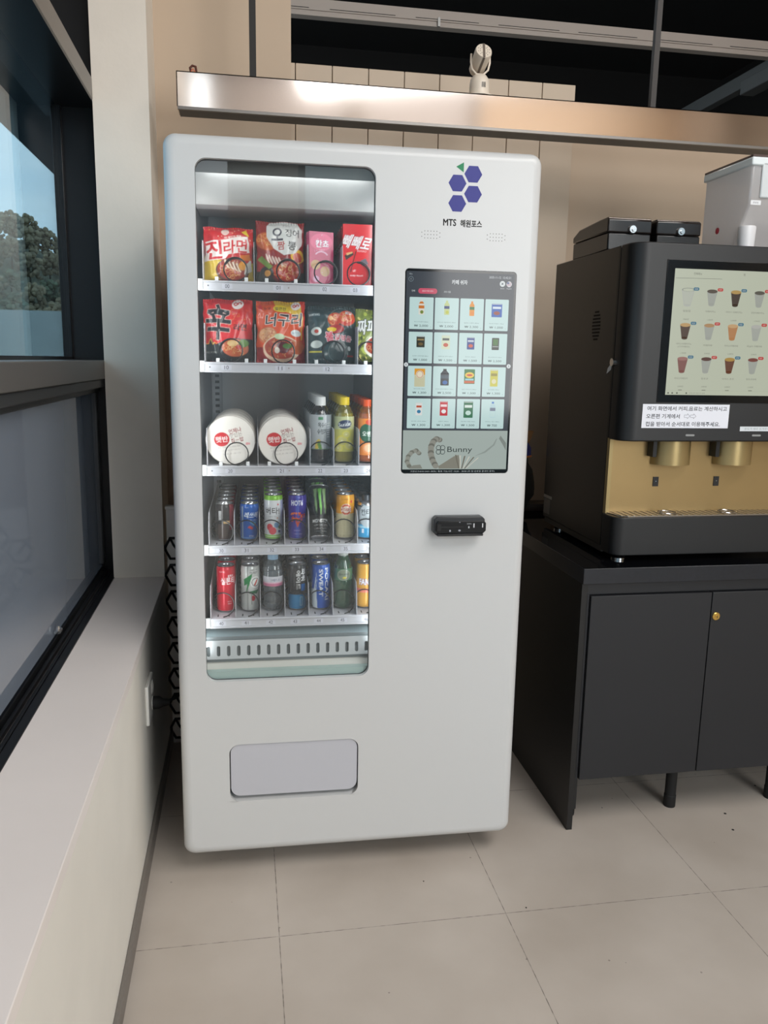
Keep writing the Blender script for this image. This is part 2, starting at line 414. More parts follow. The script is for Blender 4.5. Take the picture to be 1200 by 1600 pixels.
rear.box(1.55, 1.75, -5.5, -5.42, 3.5, 4.3, 1).box(2.9, 3.0, -5.5, -5.42, 3.5, 4.3, 1).box(3.0, 5.3, -5.5, -5.47, 3.5, 4.3, 2)  # strips and warm panel added to vary what the steel rail reflects
struct('wall_rear', rear, [mat('rear_wall_paint', (204, 194, 186), .7), mat('rear_streak_strip', (160, 148, 134), .7), mat('rear_reflection_panel', (214, 184, 150), .6)])
fr = MB()
for x in (.8, 2.0, 3.2, 4.3, 5.24): fr.box(x, x+.06, -5.6, -5.5, 0, 3.5)
fr.box(.8, 5.3, -5.6, -5.5, 0, .12).box(.8, 5.3, -5.6, -5.5, 2.35, 2.45)
struct('window_3', fr, ALU_DARK)
struct('window_3_glass', MB().box(.86, 5.24, -5.56, -5.555, .12, 3.5), clear_mat('shop_glass', (226, 234, 236), 1.0))
struct('red_reflection_panel', MB().box(.62, .79, -5.49, -5.40, 0, 2.3), mat('dark_red_panel', (140, 22, 40), .5))  # unseen upright, added for the red band it mirrors in the vending glass
nb = MB().box(-6, 30, -34, -27, -.2, 6.2).box(-6, 30, -26.9, -26.7, 5.6, 6.3)  # unseen building, added and sized to darken the lower glass reflection
for k in range(9): nb.box(-4+k*3.6, -2+k*3.6, -27, -26.95, 1.2, 3.4, 1)
struct('reflected_building', nb, [mat('render_grey', (130, 136, 142), .9, vary=.1, vscale=.5), mat('dark_window', (30, 36, 42), .2)])

# left window: upper fixed pane, grey transom, lower awning sash
w1 = MB()
w1.box(-.113, .0185, .785, .905, .66, 4.3)                       # jamb
w1.box(-.17, .0185, -5.6, .905, 2.252, 2.262)                   # underside of the head transom
w1.box(-.17, .010, -5.6, .785, 2.262, 2.32)
w1.box(-.17, .0185, -5.6, .905, 3.2, 3.3)
w1.box(-.125, -.095, -5.6, .80, 1.425, 1.44)                    # glazing bead under the upper pane
w1.box(-.125, -.095, .768, .80, 1.43, 2.255)
w1.box(-.17, -.05, -5.6, .785, .66, .668)                       # sill tracks
for xx, zz in ((.0, .664), (-.012, .672), (-.026, .684), (-.045, .70), (-.07, .712)): w1.box(xx-.010, xx, -5.6, .785, .655, zz)
w1.box(.0, .0215, -5.6, .785, .655, .6625)
struct('window_1_frame', w1, ALU_DARK, bevel=.0015)
w2 = MB().box(-.17, .0185, -5.6, .700, 1.366, 1.429).box(-.17, .0185, .700, .785, 1.366, 1.429).box(.0105, .021, -5.6, .70, 2.256, 2.322)
struct('window_1_transom', w2, ALU_GREY, bevel=.003)
w3 = MB().box(-.06, .010, -5.6, .745, 1.336, 1.366).box(-.06, -.012, -5.6, .76, 1.318, 1.337)
w3.box(-.06, -.02, .745, .785, .70, 1.34)
struct('window_1_sash', w3, ALU_GREYDARK, bevel=.004)
struct('window_1_glass', MB().box(-.113, -.107, -5.6, .79, 1.43, 2.26), clear_mat('window_glass', (196, 214, 222), 1.15))
struct('window_1_glass.001', MB().box(-.113, -.107, -5.6, .79, 2.32, 3.2), clear_mat('tinted_glass', (70, 84, 92), 1.0))
struct('window_2_glass', MB().box(-.038, -.030, -5.6, .758, .69, 1.325), clear_mat('smoked_glass', (128, 138, 148), 1.3, haze=.5, hazecol=(172, 184, 200)))
lk = MB().box(-.028, -.012, -.02, .012, .70, .708).lathe([(.006, 0), (.005, .012)], 10, (-.02, -.004, .706))
tag(ob('window_latch', lk, CHROME), 'small silver latch tip on the black window track', 'latch')
# outdoors
struct('eave_soffit', MB().box(-1.25, -.25, -6, 14, 3.12, 3.4), mat('grey_soffit', (70, 78, 82), .8))
TR = mat('tree_foliage', (150, 132, 104), .95, vary=.5, vscale=.35, bump=0)
TR2 = mat('tree_foliage_green', (112, 118, 92), .95, vary=.5, vscale=.4)
HILL = mat('hill_scrub', (110, 106, 86), 1, vary=.35, vscale=.12)
hv = []; hf = []; nx_, ny_ = 26, 22
def hill_z(x, y):
    t = max(0, min(1, (y-120)/85)); t = t*t*(3-2*t)
    return t*28*math.exp(-((x+56)/34)**2)-.2
for j in range(ny_):
    for i in range(nx_):
        x, y = -110+i*4, 110+j*6; hv.append((x, y, hill_z(x, y)+rnd.uniform(-.3, .3)))
for j in range(ny_-1):
    for i in range(nx_-1): a = j*nx_+i; hf.append((a, a+1, a+nx_+1, a+nx_))
struct('hill', MB().add(hv, hf), HILL)
def tree_mesh(seed, mt, conifer):
    q = random.Random(seed); mb = MB()
    mb.lathe([(.25, 0), (.15, 3)], 6, mi=1)
    if conifer:
        for k in range(6):
            z = 1.2+k*1.0; r = 2.0*(1-k/6.5)
            mb.lathe([(r, z), (r*.5, z+.7), (.05, z+1.5)], 9)
    else:
        for k in range(90):
            a, el = q.uniform(0, 2*PI), q.uniform(-.7, 1.45); d = q.uniform(.9, 2.5); R_ = q.uniform(.28, .6)
            c = (d*math.cos(a)*math.cos(el), d*math.sin(a)*math.cos(el), 4.2+d*math.sin(el)*1.2)
            mb.lathe([(R_*math.sin(PI*t/4)*q.uniform(.8, 1.1)+.01, -R_*math.cos(PI*t/4)) for t in range(5)], 7, c)
    return mesh('tree', mb, [mt, mat('bark', (70, 58, 48), .9)], 0)
tms = [tree_mesh(1, TR, False), tree_mesh(2, TR, False), tree_mesh(3, TR2, False), tree_mesh(4, TR2, True)]
struct('exterior_retaining_wall', MB().box(-75, 0, 114, 116, -.2, 7.2).box(-75, 0, 40, 60, -.15, -.1), mat('pale_concrete', (186, 186, 180), .9, vary=.08, vscale=.3))
for j in range(11):
    for i in range(5):
        y = 126+j*7.2; xc = .488-.235*(y+2.2); x = xc+(i-2)*6.8+rnd.uniform(-.3, .3)+(3.4 if j % 2 else 0)
        tm = tms[3] if (i == 4 and j == 10) else rnd.choice(tms[:3])
        t = link('tree', tm, loc=(x, y, hill_z(x, y)-.4), rot=(0, 0, rnd.uniform(0, 6)))
        t.scale = [rnd.uniform(.85, 1.05)]*3
        tag(t, 'autumn brown and green tree on the hillside outside the window', 'tree', 'trees on the hillside outside')

# ================================================================== OVERHEAD
bm_ = MB(); x0, x1 = .292, 4.6
bm_.box(x0, x1, .60, .603, 2.228, 2.331).box(x0, x1, .60, .70, 2.328, 2.331).box(x0, x1, .697, .70, 2.228, 2.331)
bm_.box(x0, x0+.003, .60, .70, 2.228, 2.331)
bmr = empty('ceiling_beam', (x0, .65, 2.228), 'polished steel box rail hanging level above the vending machine', 'hanging rail')
for nm, mb_, mt_ in (('face_panel', bm_, STEEL), ('underside_channel', MB().box(x0+.004, x1, .603, .697, 2.222, 2.234), ALU_GREYDARK), ('bottom_lip', MB().box(x0+.002, x1, .6005, .612, 2.219, 2.229), ALU_GREY)):
    o = ob(nm, mb_, mt_, bmr); o.location = (-x0, -.65, -2.228)
hk = MB().tube([(.338, .61, 2.331), (.335, .61, 2.345), (.342, .612, 2.352), (.352, .612, 2.35), (.354, .612, 2.335)], .004, 8, 0)
hk.tube([(.338, .606, 2.331), (.344, .606, 2.342), (.350, .606, 2.331)], .003, 6, 1)
tag(ob('cable_end', hk, [mat('brown_wire', (92, 44, 30), .5), mat('orange_wire', (206, 120, 90), .5)]), 'short brown and orange wire ends sticking up over the steel rail', 'cable')
for x, r_, lab, cc in ((.5315, .0105, 'flat black hanger rod in front of the beige pier', 'black_rod_paint'), (1.912, .0095, 'dark grey hanger rod crossing the dark ceiling void', 'grey_rod_paint')):
    tag(ob('hanger_rod', MB().box(x-r_, x+r_, .605, .625, 2.331, 4.3), mat(cc, (24, 22, 20) if x < 1 else (52, 48, 46), .6)), lab, 'hanger rod')
tr_ = MB().box(.2, 5.3, 2.0, 2.06, 3.085, 3.135).box(.2, 5.3, 2.005, 2.055, 3.062, 3.085, 0)
for k in range(12): tr_.box(.5+k*.42, .5+k*.42+.32, 1.9985, 2.0, 3.092, 3.095, 1)
trk = empty('lighting_track', (.2, 2.03, 3.06), 'long pale grey lighting track running across the dark ceiling void', 'lighting track')
o = ob('track_rail', tr_, [mat('track_grey', (168, 158, 150), .5), INK], trk, bevel=.003); o.location = (-.2, -2.03, -3.06)
for x in (1.45, 2.6): 
    o = ob('clamp', MB().box(x, x+.012, 1.99, 2.0, 3.06, 3.10), GALV, trk); o.location = (-.2, -2.03, -3.06)
cb = MB().box(3.42, 3.48, 2.07, 5.6, 3.07, 3.15)
tag(ob('ceiling_duct', cb, mat('duct_grey', (70, 72, 72), .6), bevel=.004), 'grey ceiling duct running away into the dark void', 'duct')
tag(ob('ceiling_duct', MB().box(3.1, 3.18, .75, 2.0, 2.86, 2.93), mat('duct_grey', (70, 72, 72), .6), bevel=.004), 'dark grey diagonal bracket bar above the coffee machine end of the rail', 'duct')

# swivel lamp on the rail
sw = empty('spotlight', (1.292, .64, 2.331), 'white swivel spotlight standing on top of the steel rail', 'spotlight')
LW = mat('warm_white_plastic', (226, 214, 198), .4)
ob('base', MB().lathe([(.046, 0), (.046, .004), (.034, .006), (.034, .040), (.031, .056), (.022, .068), (.008, .073)], 32), LW, sw)
vs = MB()
for k in (-1, 0, 1): vs.box(.004+k*.005, .006+k*.005, -.0355, -.033, .024, .040)
ob('vent_slot', vs, INK, sw)
ub = MB().tube([(-.032, 0, .135), (-.033, 0, .11), (-.028, 0, .088), (-.012, 0, .073), (.012, 0, .073), (.028, 0, .088), (.033, 0, .11), (.032, 0, .135)], .0035, 8)
ob('bracket', ub, LW, sw)
hd = MB().lathe([(.022, -.052), (.026, -.045), (.028, .0), (.029, .034), (.027, .040), (.0, .041)], 32)
head = ob('lamp_head', hd, LW, sw, loc=(0, 0, .118), rot=(math.radians(64), math.radians(4), 0))
dt = MB().box(-.0035, .0035, -.027, .027, .0405, .0425).box(-.0035, .0035, -.030, -.028, -.03, .04)
ob('slot', dt, mat('slot_grey', (110, 98, 88), .6), head)
dd = MB()
for a in range(10):
    for r_ in (.013, .020): dd.lathe([(.0012, 0), (.0012, .0006)], 6, (r_*math.cos(a*PI/5+.3), r_*math.sin(a*PI/5+.3), .0408))
ob('vent_hole', dd, INK, head)

# ================================================================== VENDING MACHINE
MO = Vector((.30508, -.12725, 0)); MR = -.017134
vm = empty('vending_machine', MO, 'white snack and drink vending machine with glass front and touchscreen', 'vending machine', rz=MR)
def MW(x, d, z): return MO+Matrix.Rotation(MR, 3, 'Z') @ Vector((x, d, z))
WD, ZB, ZT, RC, RE = .9451, .0699, 1.9699, .030, .026
def outl(i): return rrect(i, ZB+i, WD-i, ZT-i, max(RC-i*.5, .004), 8)
win = rrect(.074, .585, .5135, 1.914, .028, 10)
scr = rrect(.592, 1.150, .8865, 1.6765, .010, 6)
flp = rrect(.1305, .229, .4875, .400, .028, 8)
shell = MB()
def bow(t): return outl(RE*(1-math.sin(t))), RE*(1-math.cos(t))
NS = 8
loops = [(outl(RE*(1-math.sin(PI/2*k/NS))), RE*(1-math.cos(PI/2*k/NS))) for k in range(NS+1)]
loops.append((outl(0), .095))
shell.plate(outl(RE), [list(reversed(win)), list(reversed(scr)), list(reversed(flp))], 0, .014)
vv = []; ff = []
n_ = len(loops[0][0])
for lp, y in loops: vv += [(p[0], y, p[1]) for p in lp]
for k in range(len(loops)-1):
    for i in range(n_): ff.append((k*n_+i, (k+1)*n_+i, (k+1)*n_+(i+1) % n_, k*n_+(i+1) % n_))
shell.add(vv, ff)
ob('front_panel', shell, WHITE_PAINT, vm, smooth=40)
SB = mat('body_grey', (60, 62, 64), .5)
body = MB()
for b_ in ((.02, .035, .06, .80, .12, 1.96), (.91, .925, .06, .80, .12, 1.96), (.02, .925, .785, .80, .12, 1.96), (.02, .925, .06, .80, 1.947, 1.96), (.02, .925, .06, .80, .10, .12)): body.box(*b_)
ob('cabinet', body, SB, vm, bevel=.002)
for x in (.08, .865):
    for y in (.26, .72): ob('foot', MB().lathe([(.022, 0), (.022, .012), (.012, .018), (.012, .10)], 16, (x, y, 0)), RUBBER, vm)
# window liner inside
ln = MB()
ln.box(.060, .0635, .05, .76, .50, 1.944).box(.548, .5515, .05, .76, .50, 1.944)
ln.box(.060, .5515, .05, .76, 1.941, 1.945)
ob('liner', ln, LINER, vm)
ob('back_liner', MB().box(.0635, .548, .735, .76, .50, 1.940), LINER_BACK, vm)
tl = MB().box(.0635, .548, .735-.004, .735, 1.70, 1.912)
gk = MB()
ow, iw = rrect(.070, .581, .5175, 1.918, .031, 10), rrect(.0748, .5856, .5122, 1.9128, .0272, 10)
gk.plate(ow, [list(reversed(iw))], .0145, .0195)
ob('window_gasket', gk, mat('gasket_black', (34, 37, 38), .4), vm)
ob('window_glass', MB().add([(.072, .0142, .583), (.515, .0142, .583), (.515, .0142, 1.916), (.072, .0142, 1.916)], [(0, 1, 2, 3)]), clear_mat('vending_glass', (250, 252, 252), 1.5, haze=.05, hazecol=(196, 206, 210)), vm, smooth=0)  # diffuse haze in the pane stands in for a grey veil of reflections
ob('led_strip', MB().box(.09, .50, .070, .085, 1.932, 1.938), mat('led_diffuser', (225, 232, 235), .5, emit=2.5), vm)
for nm_, x, y, z, tx, ty, tz, a_, b_, pw in (('cabinet_lamp', .30, .085, 1.926, .30, .72, 1.86, .42, .02, .17), ('cabinet_lamp.002', .068, .040, 1.25, .35, .65, 1.25, .015, 1.2, .5), ('cabinet_lamp.001', .537, .040, 1.25, .25, .60, 1.25, .02, 1.2, .7)):  # both upright side lights are added, hidden behind the frame, to brighten the stock
    P, T_ = MW(x, y, z), MW(tx, ty, tz); area(nm_, P, T_, a_, b_, pw, (.93, .98, 1))
ob('header_bar', MB().box(.0635, .548, .056, .062, 1.893, 1.941), mat('header_dark', (70, 72, 68), .4, .3), vm)
dp = [(.118, 1.828), (.112, 1.836), (.110, 1.850), (.112, 1.90), (.118, 1.941), (.30, 1.941), (.30, 1.828)]
ob('air_duct', MB().prism(dp, .066, .5465, 'x'), mat('duct_liner', (172, 170, 167), .5), vm)
# pierced rail at the back left
rl = MB().box(.066, .100, .715, .722, .52, 1.60); 
for k in range(52): rl.box(.076, .090, .7145, .715, .54+k*.02, .549+k*.02, 1)
ob('slotted_rail', rl, [LINER, INK], vm)
rl = MB().box(.0635, .0650, .12, .150, .52, 1.66)
for k in range(56): rl.box(.0650, .0655, .128, .142, .535+k*.02, .545+k*.02, 1)
ob('slotted_rail', rl, [LINER, INK], vm)

def coil_mesh(turns, pitch, R_=.030, ph=0):
    n = int(turns*22); pts = []
    for i in range(n+1):
        th = 2*PI*i/22; a = -PI/2+th; t = th/(2*PI)
        pts.append((R_*math.cos(a), (pitch*t if not ph else (.008*t if t < 1 else .008+pitch*(t-1))), R_*math.sin(a)))
    return mesh('coil', MB().tube(pts, .0017, 6), WIRE)
COIL_D = coil_mesh(8.5, .066); COIL_S = coil_mesh(12, .046, .0305, 1)
COIL_R = coil_mesh(12, .046, .030, 1)
NUMF = mat('number_ink', (70, 70, 74), .5)
def shelf(zf, idx, divs, nums, wide):
    """zf = floor height of the tray, lip hangs in front of it"""
    s_ = MB()
    s_.box(.083, .5475, .080, .70, zf-.004, zf)
    s_.box(.083, .5475, .078, .082, zf-.025, zf+.001)
    s_.box(.083, .5475, .074, .080, zf-.0255, zf-.021).box(.083, .5475, .075, .080, zf-.003, zf)
    o = ob('shelf', s_, TRAYWHITE, vm, bevel=.0008)
    for x, t in nums:
        a = Art()
        a.rect(x-.013, zf-.019, x+.013, zf-.0055, (196, 196, 204), 0)
        a.text(t, x, zf-.0125, .0095, (66, 66, 70), w=.011 if len(t) > 1 else .005, lv=1)
        ob('slot_number', a.build(lambda x, y, q: (x, .0778-q, y)), PRINT_FLAT, o, smooth=0)
    if wide:
        for x_, c_ in ((.096, (90, 90, 92)), (.300, (150, 140, 140))):
            a = Art(); a.ell(x_, zf-.012, .002, .002, c_, 1); ob('strip_screw', a.build(lambda x, y, q: (x, .0778-q, y)), PRINT_FLAT, o, smooth=0)
    for x in divs:
        if wide: out = [(.083, zf), (.083, zf+.088), (.090, zf+.100), (.69, zf+.100), (.69, zf)]
        else: out = [(.083, zf), (.083, zf+.050), (.088, zf+.068), (.105, zf+.090), (.69, zf+.092), (.69, zf)]
        ob('divider', MB().prism(out, x-.0006, x+.0006, 'x'), mat('divider_white', (188, 188, 192), .4), o)
    # side bracket and slots of the tray floor
    ob('bracket', MB().box(.0645, .083, .076, .080, zf-.025, zf+.004).box(.0645, .081, .080, .12, zf-.022, zf-.018), GALV, o)
    return o
S1 = [.0836, .151, .219, .287, .3535, .421, .4885, .5475]
rows = []
o0 = shelf(1.637, 0, [.0836, .2125, .351, .4405, .5265], [(.144, '00'), (.2735, '01'), (.3935, '02'), (.4735, '03')], True)
o1 = shelf(1.432, 1, [.0836, .2130, .3500, .4830], [(.1385, '10'), (.2775, '11'), (.4025, '12')], True)
o2 = shelf(1.160, 2, [.0836, .2170, .3570, .4210, .4895], [(.1435, '20'), (.2795, '21'), (.3835, '22'), (.453, '23'), (.515, '24')], True)
o3 = shelf(.942, 3, S1, [(.116, '30'), (.183, '31'), (.252, '32'), (.320, '33'), (.3875, '34'), (.455, '35'), (.518, '36')], False)
o4 = shelf(.7355, 4, S1, [(.112, '40'), (.1805, '41'), (.247, '42'), (.3145, '43'), (.3805, '44'), (.4475, '45'), (.515, '46')], False)
for o_, zf, cs, cm in ((o0, 1.637, (.165, .300, .398, .4845), COIL_R), (o1, 1.432, (.150, .286, .420, .5155), COIL_R), (o2, 1.160, (.161, .293), COIL_S), (o2, 1.160, (.389, .455, .5225), COIL_D), (o3, .942, [(a+b)/2 for a, b in zip(S1[:-1], S1[1:])], COIL_D), (o4, .7355, [(a+b)/2 for a, b in zip(S1[:-1], S1[1:])], COIL_D)):
    for x in cs: link('coil', cm, o_, (x, .092, zf+.0315))
# white clips on the wide rows, dark slots on the can rows
for o_, zf, cl in ((o0, 1.637, (.1175, .192, .244, .319)), (o1, 1.432, (.1165, .190, .239, .315, .373, .446, .505)), (o2, 1.160, (.119, .190, .247, .320))):
    for x in cl: ob('clip', MB().box(x-.0045, x+.0045, .0835, .098, zf, zf+.011), mat('clip_white', (225, 226, 226), .35), o_, bevel=.001)
for o_, zf in ((o3, .942), (o4, .7355)):
    sl = MB()
    for a, b in zip(S1[:-1], S1[1:]):
        for q in (.28, .72):
            for y in (.100, .200, .300): x = a+(b-a)*q; sl.box(x-.0015, x+.0015, y, y+.020, zf, zf+.0004)
    ob('floor_slot', sl, INK, o_)
# deflector, slotted strip and chute under the lowest tray
df = MB().prism([(.11, .712), (.16, .712), (.055, .668), (.050, .670)], .066, .5475, 'x')
ob('deflector', df, mat('deflector_blue_grey', (150, 166, 170), .35, .3), vm)
ss = rrect(.0655, .630, .5475, .683, .002, 2)
hl = [list(reversed(rrect(.0725+k*.0272, .638, .0820+k*.0272, .668, .0046, 5))) for k in range(17)]
ob('vent_strip', MB().plate(ss, hl, .050, .0525), mat('strip_grey_white', (190, 194, 196), .35), vm)
ob('vent_backing', MB().box(.066, .5475, .062, .064, .60, .69), mat('vent_backing_grey', (120, 128, 130), .6), vm)  # plain grey plate seen through the slots
ch = MB().prism([(.045, .585), (.047, .602), (.058, .618), (.30, .628), (.30, .585)], .066, .5475, 'x')
ob('chute_cover', ch, mat('cream_plastic', (200, 198, 190), .4), vm, bevel=.002)
ob('sill_glass_edge', MB().box(.070, .5175, .022, .046, .580, .603), mat('green_glass_edge', (168, 190, 184), .15), vm)
# delivery flap recess
rc = MB().box(.128, .490, .060, .063, .225, .405).box(.128, .1305, .014, .063, .225, .405).box(.4875, .490, .014, .063, .225, .405)
ob('flap_recess', rc, BLACK_PLASTIC, vm)
ob('flap_sill', MB().prism([(.0, .2305), (.0, .229), (.062, .229), (.062, .2425)], .1305, .4875, 'x'), WHITE_PAINT, vm)
ob('delivery_flap', MB().plate(rrect(.1335, .2445, .4845, .3985, .026, 8), [], .004, .010), FLAP_PAINT, vm, bevel=.001)
# logo and lettering
a = Art()
BL = (54, 56, 134)
def hexa(cx, cz, r=.0232): a.poly([(cx+r*math.cos(PI/3*k), cz+r*.98*math.sin(PI/3*k)) for k in range(6)], BL)
for p in ((.7605, 1.9095), (.7205, 1.8865), (.7615, 1.8620), (.7215, 1.8380)): hexa(*p)
a.poly([(.7355, 1.9365), (.7160, 1.9255), (.7355, 1.9125)], (32, 128, 84))
ob('emblem', a.build(), PRINT_FLAT, vm, smooth=0)
a = Art(); a.text('MTS', .7035, 1.7915, .0160, (32, 32, 34), w=.033, out=(32, 32, 34), outw=.0005); a.text('해원포스', .7595, 1.7905, .0175, (32, 32, 34), w=.0560, bold=.004, out=(32, 32, 34), outw=.0004)
ob('lettering', a.build(), PRINT_FLAT, vm, smooth=0)
for cx in (.6555, .8265):
    a = Art()
    for r_, n in ((0, 7), (1, 7), (-1, 7)):
        for k in range(7):
            if k in (0, 6) and r_ == 0: continue
            a.ell(cx+(k-3)*.0078, 1.7600+r_*.0085+(-.0035*r_ if k in (0, 6) else 0), .0011, .0011, (50, 50, 52), n=10)
    ob('speaker_holes', a.build(), PRINT_FLAT, vm, smooth=0)

# touchscreen
ts = ob('touchscreen', MB().plate(rrect(.5925, 1.1505, .8860, 1.6760, .010, 6), [], .0005, .012), mat('screen_glass_black', (8, 9, 10), .08, coat=0), vm, smooth=30)
a = Art()
dark, card, ink = (66, 72, 80), (200, 228, 226), (58, 72, 74)
X0, X1 = .5955, .8810
a.rect(X0, 1.2655, X1, 1.6700, dark, 0)
a.rect(X0, 1.161, X1, 1.2650, (172, 184, 178), 0)
a.text('카페 쉬자', .7350, 1.6460, .0115, (232, 238, 240), w=.041, bold=.02, lv=1)
a.text('2025-11-12  15:42:31', .8420, 1.6610, .0055, (210, 216, 220), w=.058, lv=1)
a.ell(.8490, 1.6455, .0072, .0072, (226, 234, 234), 1); a.ell(.8490, 1.6455, .0022, .0022, (60, 70, 84), 2)
for k in range(4): a.line([(.8490+.0035*math.cos(PI/4+k*PI/2)-.001, 1.6455+.0035*math.sin(PI/4+k*PI/2)), (.8490+.0035*math.cos(PI/4+k*PI/2)+.001, 1.6455+.0035*math.sin(PI/4+k*PI/2))], .0012, (60, 70, 84), 2)
a.ell(.8670, 1.6450, .0072, .0072, (226, 230, 234), 1)
for k in range(3): a.rect(.8610, 1.6405+k*.0035, .8730, 1.6420+k*.0035, (170, 120, 132), 2)
a.rect(.8612, 1.6455, .8668, 1.6505, (92, 110, 150), 3)
a.text('한국어', .8490, 1.6335, .0035, (215, 220, 224), w=.010, lv=1); a.text('English', .8675, 1.6335, .0035, (215, 220, 224), w=.013, lv=1)
a.ring(.6075, 1.6505, .0060, .0008, (140, 158, 166), 1); a.text('‹', .6075, 1.6505, .004, (190, 200, 206), lv=1)
a.text('메뉴', .6070, 1.6630, .0045, (180, 190, 196), w=.008, lv=1)
a.text('전체', .6140, 1.6215, .0048, (225, 230, 232), w=.0085, lv=1)
a.rr(.6270, 1.6150, .6765, 1.6285, .0065, (208, 84, 108), 1); a.text('음료·커피·생수', .6520, 1.6217, .0045, (245, 226, 230), w=.029, lv=2)
a.text('과자·식품', .7030, 1.6210, .0048, (220, 226, 228), w=.018, lv=1)
rowz = [(1.6060, 1.5260), (1.5190, 1.4395), (1.4325, 1.3550), (1.3485, 1.2705)]
colx = [(.6050, .6680), (.6725, .7330), (.7365, .8015), (.8060, .8685)]
colx = [(.6050+k*.0668, .6050+k*.0668+.0628) for k in range(4)]
prices = ['₩ 2,000', '₩ 2,000', '₩ 2,300', '₩ 1,000', '₩ 1,000', '₩ 1,500', '₩ 1,500', '₩ 2,500', '₩ 1,300', '₩ 2,500', '₩ 1,500', '₩ 1,300', '₩ 1,300', '₩ 1,300', '₩ 1,500', '₩ 700']
names_ = ['옥수수수염차 500ml', '썬키스트 레몬에이드 350ml', '델몬트 오렌지 400ml', '레쓰비 마일드 175ml', '조지아 오리지널 240ml', '레몬타임 비타 240ml', '핫식스 250ml', '몬스터에너지 355ml', '비타오백 240ml', '칸타타 콘트라베이스 275ml', '립톤 아이스티 240ml', '포도봉봉 340ml', '빙그레 스포츠 240ml', '실론티 240ml', '게토레이 레몬 240ml', '아이시스 생수 500ml']
sz = [(.0085, .037), (.0080, .036), (.0075, .037), (.0195, .034), (.0150, .028), (.0155, .036), (.0140, .031), (.0135, .031), (.0195, .047), (.0195, .043), (.0200, .038), (.0145, .044), (.0120, .033), (.0145, .038), (.0175, .043), (.0130, .042)]
sc_ = [((228, 226, 214), (206, 120, 40), (120, 140, 60)), ((200, 214, 150), (44, 60, 120), (196, 202, 70)), ((232, 150, 40), (36, 120, 60), (232, 140, 40)), ((30, 90, 180), (220, 235, 245), (150, 60, 40)),
       ((50, 52, 42), (150, 130, 90), (110, 90, 50)), ((214, 226, 196), (70, 80, 80), (200, 90, 60)), ((30, 60, 140), (200, 210, 225), (210, 80, 50)), ((24, 36, 30), (90, 170, 60), (160, 170, 165)),
       ((206, 204, 170), (226, 160, 50), (180, 80, 50)), ((20, 30, 40), (60, 80, 92), (40, 100, 170)), ((40, 120, 50), (240, 200, 60), (200, 90, 30)), ((206, 200, 60), (150, 140, 40), (226, 222, 180)),
       ((230, 232, 228), (190, 80, 50), (60, 130, 170)), ((200, 30, 46), (245, 225, 225), (240, 240, 240)), ((24, 110, 70), (226, 240, 232), (200, 230, 220)), ((190, 220, 226), (120, 130, 150), (60, 120, 200))]
for r_ in range(4):
    for c_ in range(4):
        k = r_*4+c_; x0, x1 = colx[c_]; zt_, zb_ = rowz[r_]; cx = (x0+x1)/2
        a.rr(x0, zb_, x1, zt_, .0022, card, 1)
        w_, h_ = sz[k]; w_ *= .72 if k not in (0, 1, 2) else 1.15; cz = zt_-.0065-h_/2-(.0045 if h_ < .036 else 0)
        c0, c1, c2 = sc_[k]
        if k in (0, 1, 2, 9, 15):
            hw = w_*.75 if k < 3 else w_*.8
            a.rr(cx-hw, cz-h_/2, cx+hw, cz+h_*.25, .0015, c0, 2); a.poly([(cx-hw, cz+h_*.22), (cx+hw, cz+h_*.22), (cx+hw*.4, cz+h_*.4), (cx-hw*.4, cz+h_*.4)], c0 if k != 0 else c1, 2)
            a.rect(cx-hw*.4, cz+h_*.38, cx+hw*.4, cz+h_*.5, c2 if k in (15, 2) else (c0 if k != 9 else (14, 18, 22)), 2)
            a.rect(cx-hw, cz-h_*.08, cx+hw, cz+h_*.12, c1, 3); a.ell(cx+.001, cz-h_*.32, hw*.6, h_*.12, c2, 3)
            if k == 15: a.rect(cx-hw*.85, cz-h_*.46, cx+hw*.85, cz-h_*.10, card, 4)
        else:
            a.rr(cx-w_, cz-h_/2, cx+w_, cz+h_/2, .0015, c0, 2)
            if k == 8: a.rect(cx-w_, cz+h_*.15, cx+w_, cz+h_*.49, c1, 3); a.ell(cx, cz+h_*.18, w_*.75, w_*.7, (236, 226, 200), 4); a.ring(cx, cz+h_*.18, w_*.6, .001, c2, 5)
            elif k == 7:
                for q in (-.45, 0, .45): a.rect(cx+w_*q-.0009, cz-h_*.12, cx+w_*q+.0009, cz+h_*.4, c1, 3)
                a.rect(cx-w_*.8, cz-h_*.26, cx+w_*.8, cz-h_*.18, c2, 3)
            elif k == 10: a.ell(cx, cz+h_*.1, w_*.85, h_*.2, c1, 3); a.ell(cx, cz+h_*.1, w_*.55, h_*.07, (200, 50, 40), 4); a.rect(cx-w_*.95, cz-h_*.46, cx+w_*.95, cz-h_*.28, c2, 3); a.rect(cx-w_*.8, cz-h_*.26, cx+w_*.8, cz-h_*.14, (150, 210, 220), 3)
            else:
                a.rect(cx-w_*.8, cz+h_*.12, cx+w_*.8, cz+h_*.28, c1, 3); a.ell(cx, cz-h_*.2, w_*.6, h_*.14, c2, 3)
                a.rect(cx-w_*.9, cz+h_*.44, cx+w_*.9, cz+h_*.48, (210, 216, 214), 3)
        a.text(names_[k], cx, zb_+.0185, .0030, (106, 122, 124), w=min(.050, .0030*len(names_[k])), lv=2)
        a.text(prices[k], cx, zb_+.0085, .0064, ink, w=.0365 if len(prices[k]) > 5 else .0270, bold=.0, lv=2)
        a.text('₊', x1-.006, zb_+.006, .0018, (130, 140, 140), lv=2)
for x, g in ((.5995, '‹'), (.8755, '›')):
    a.ell(x, 1.4355, .0055, .0055, (220, 228, 230), 2); a.text(g, x, 1.4355, .005, (60, 70, 80), bold=.02, lv=3)
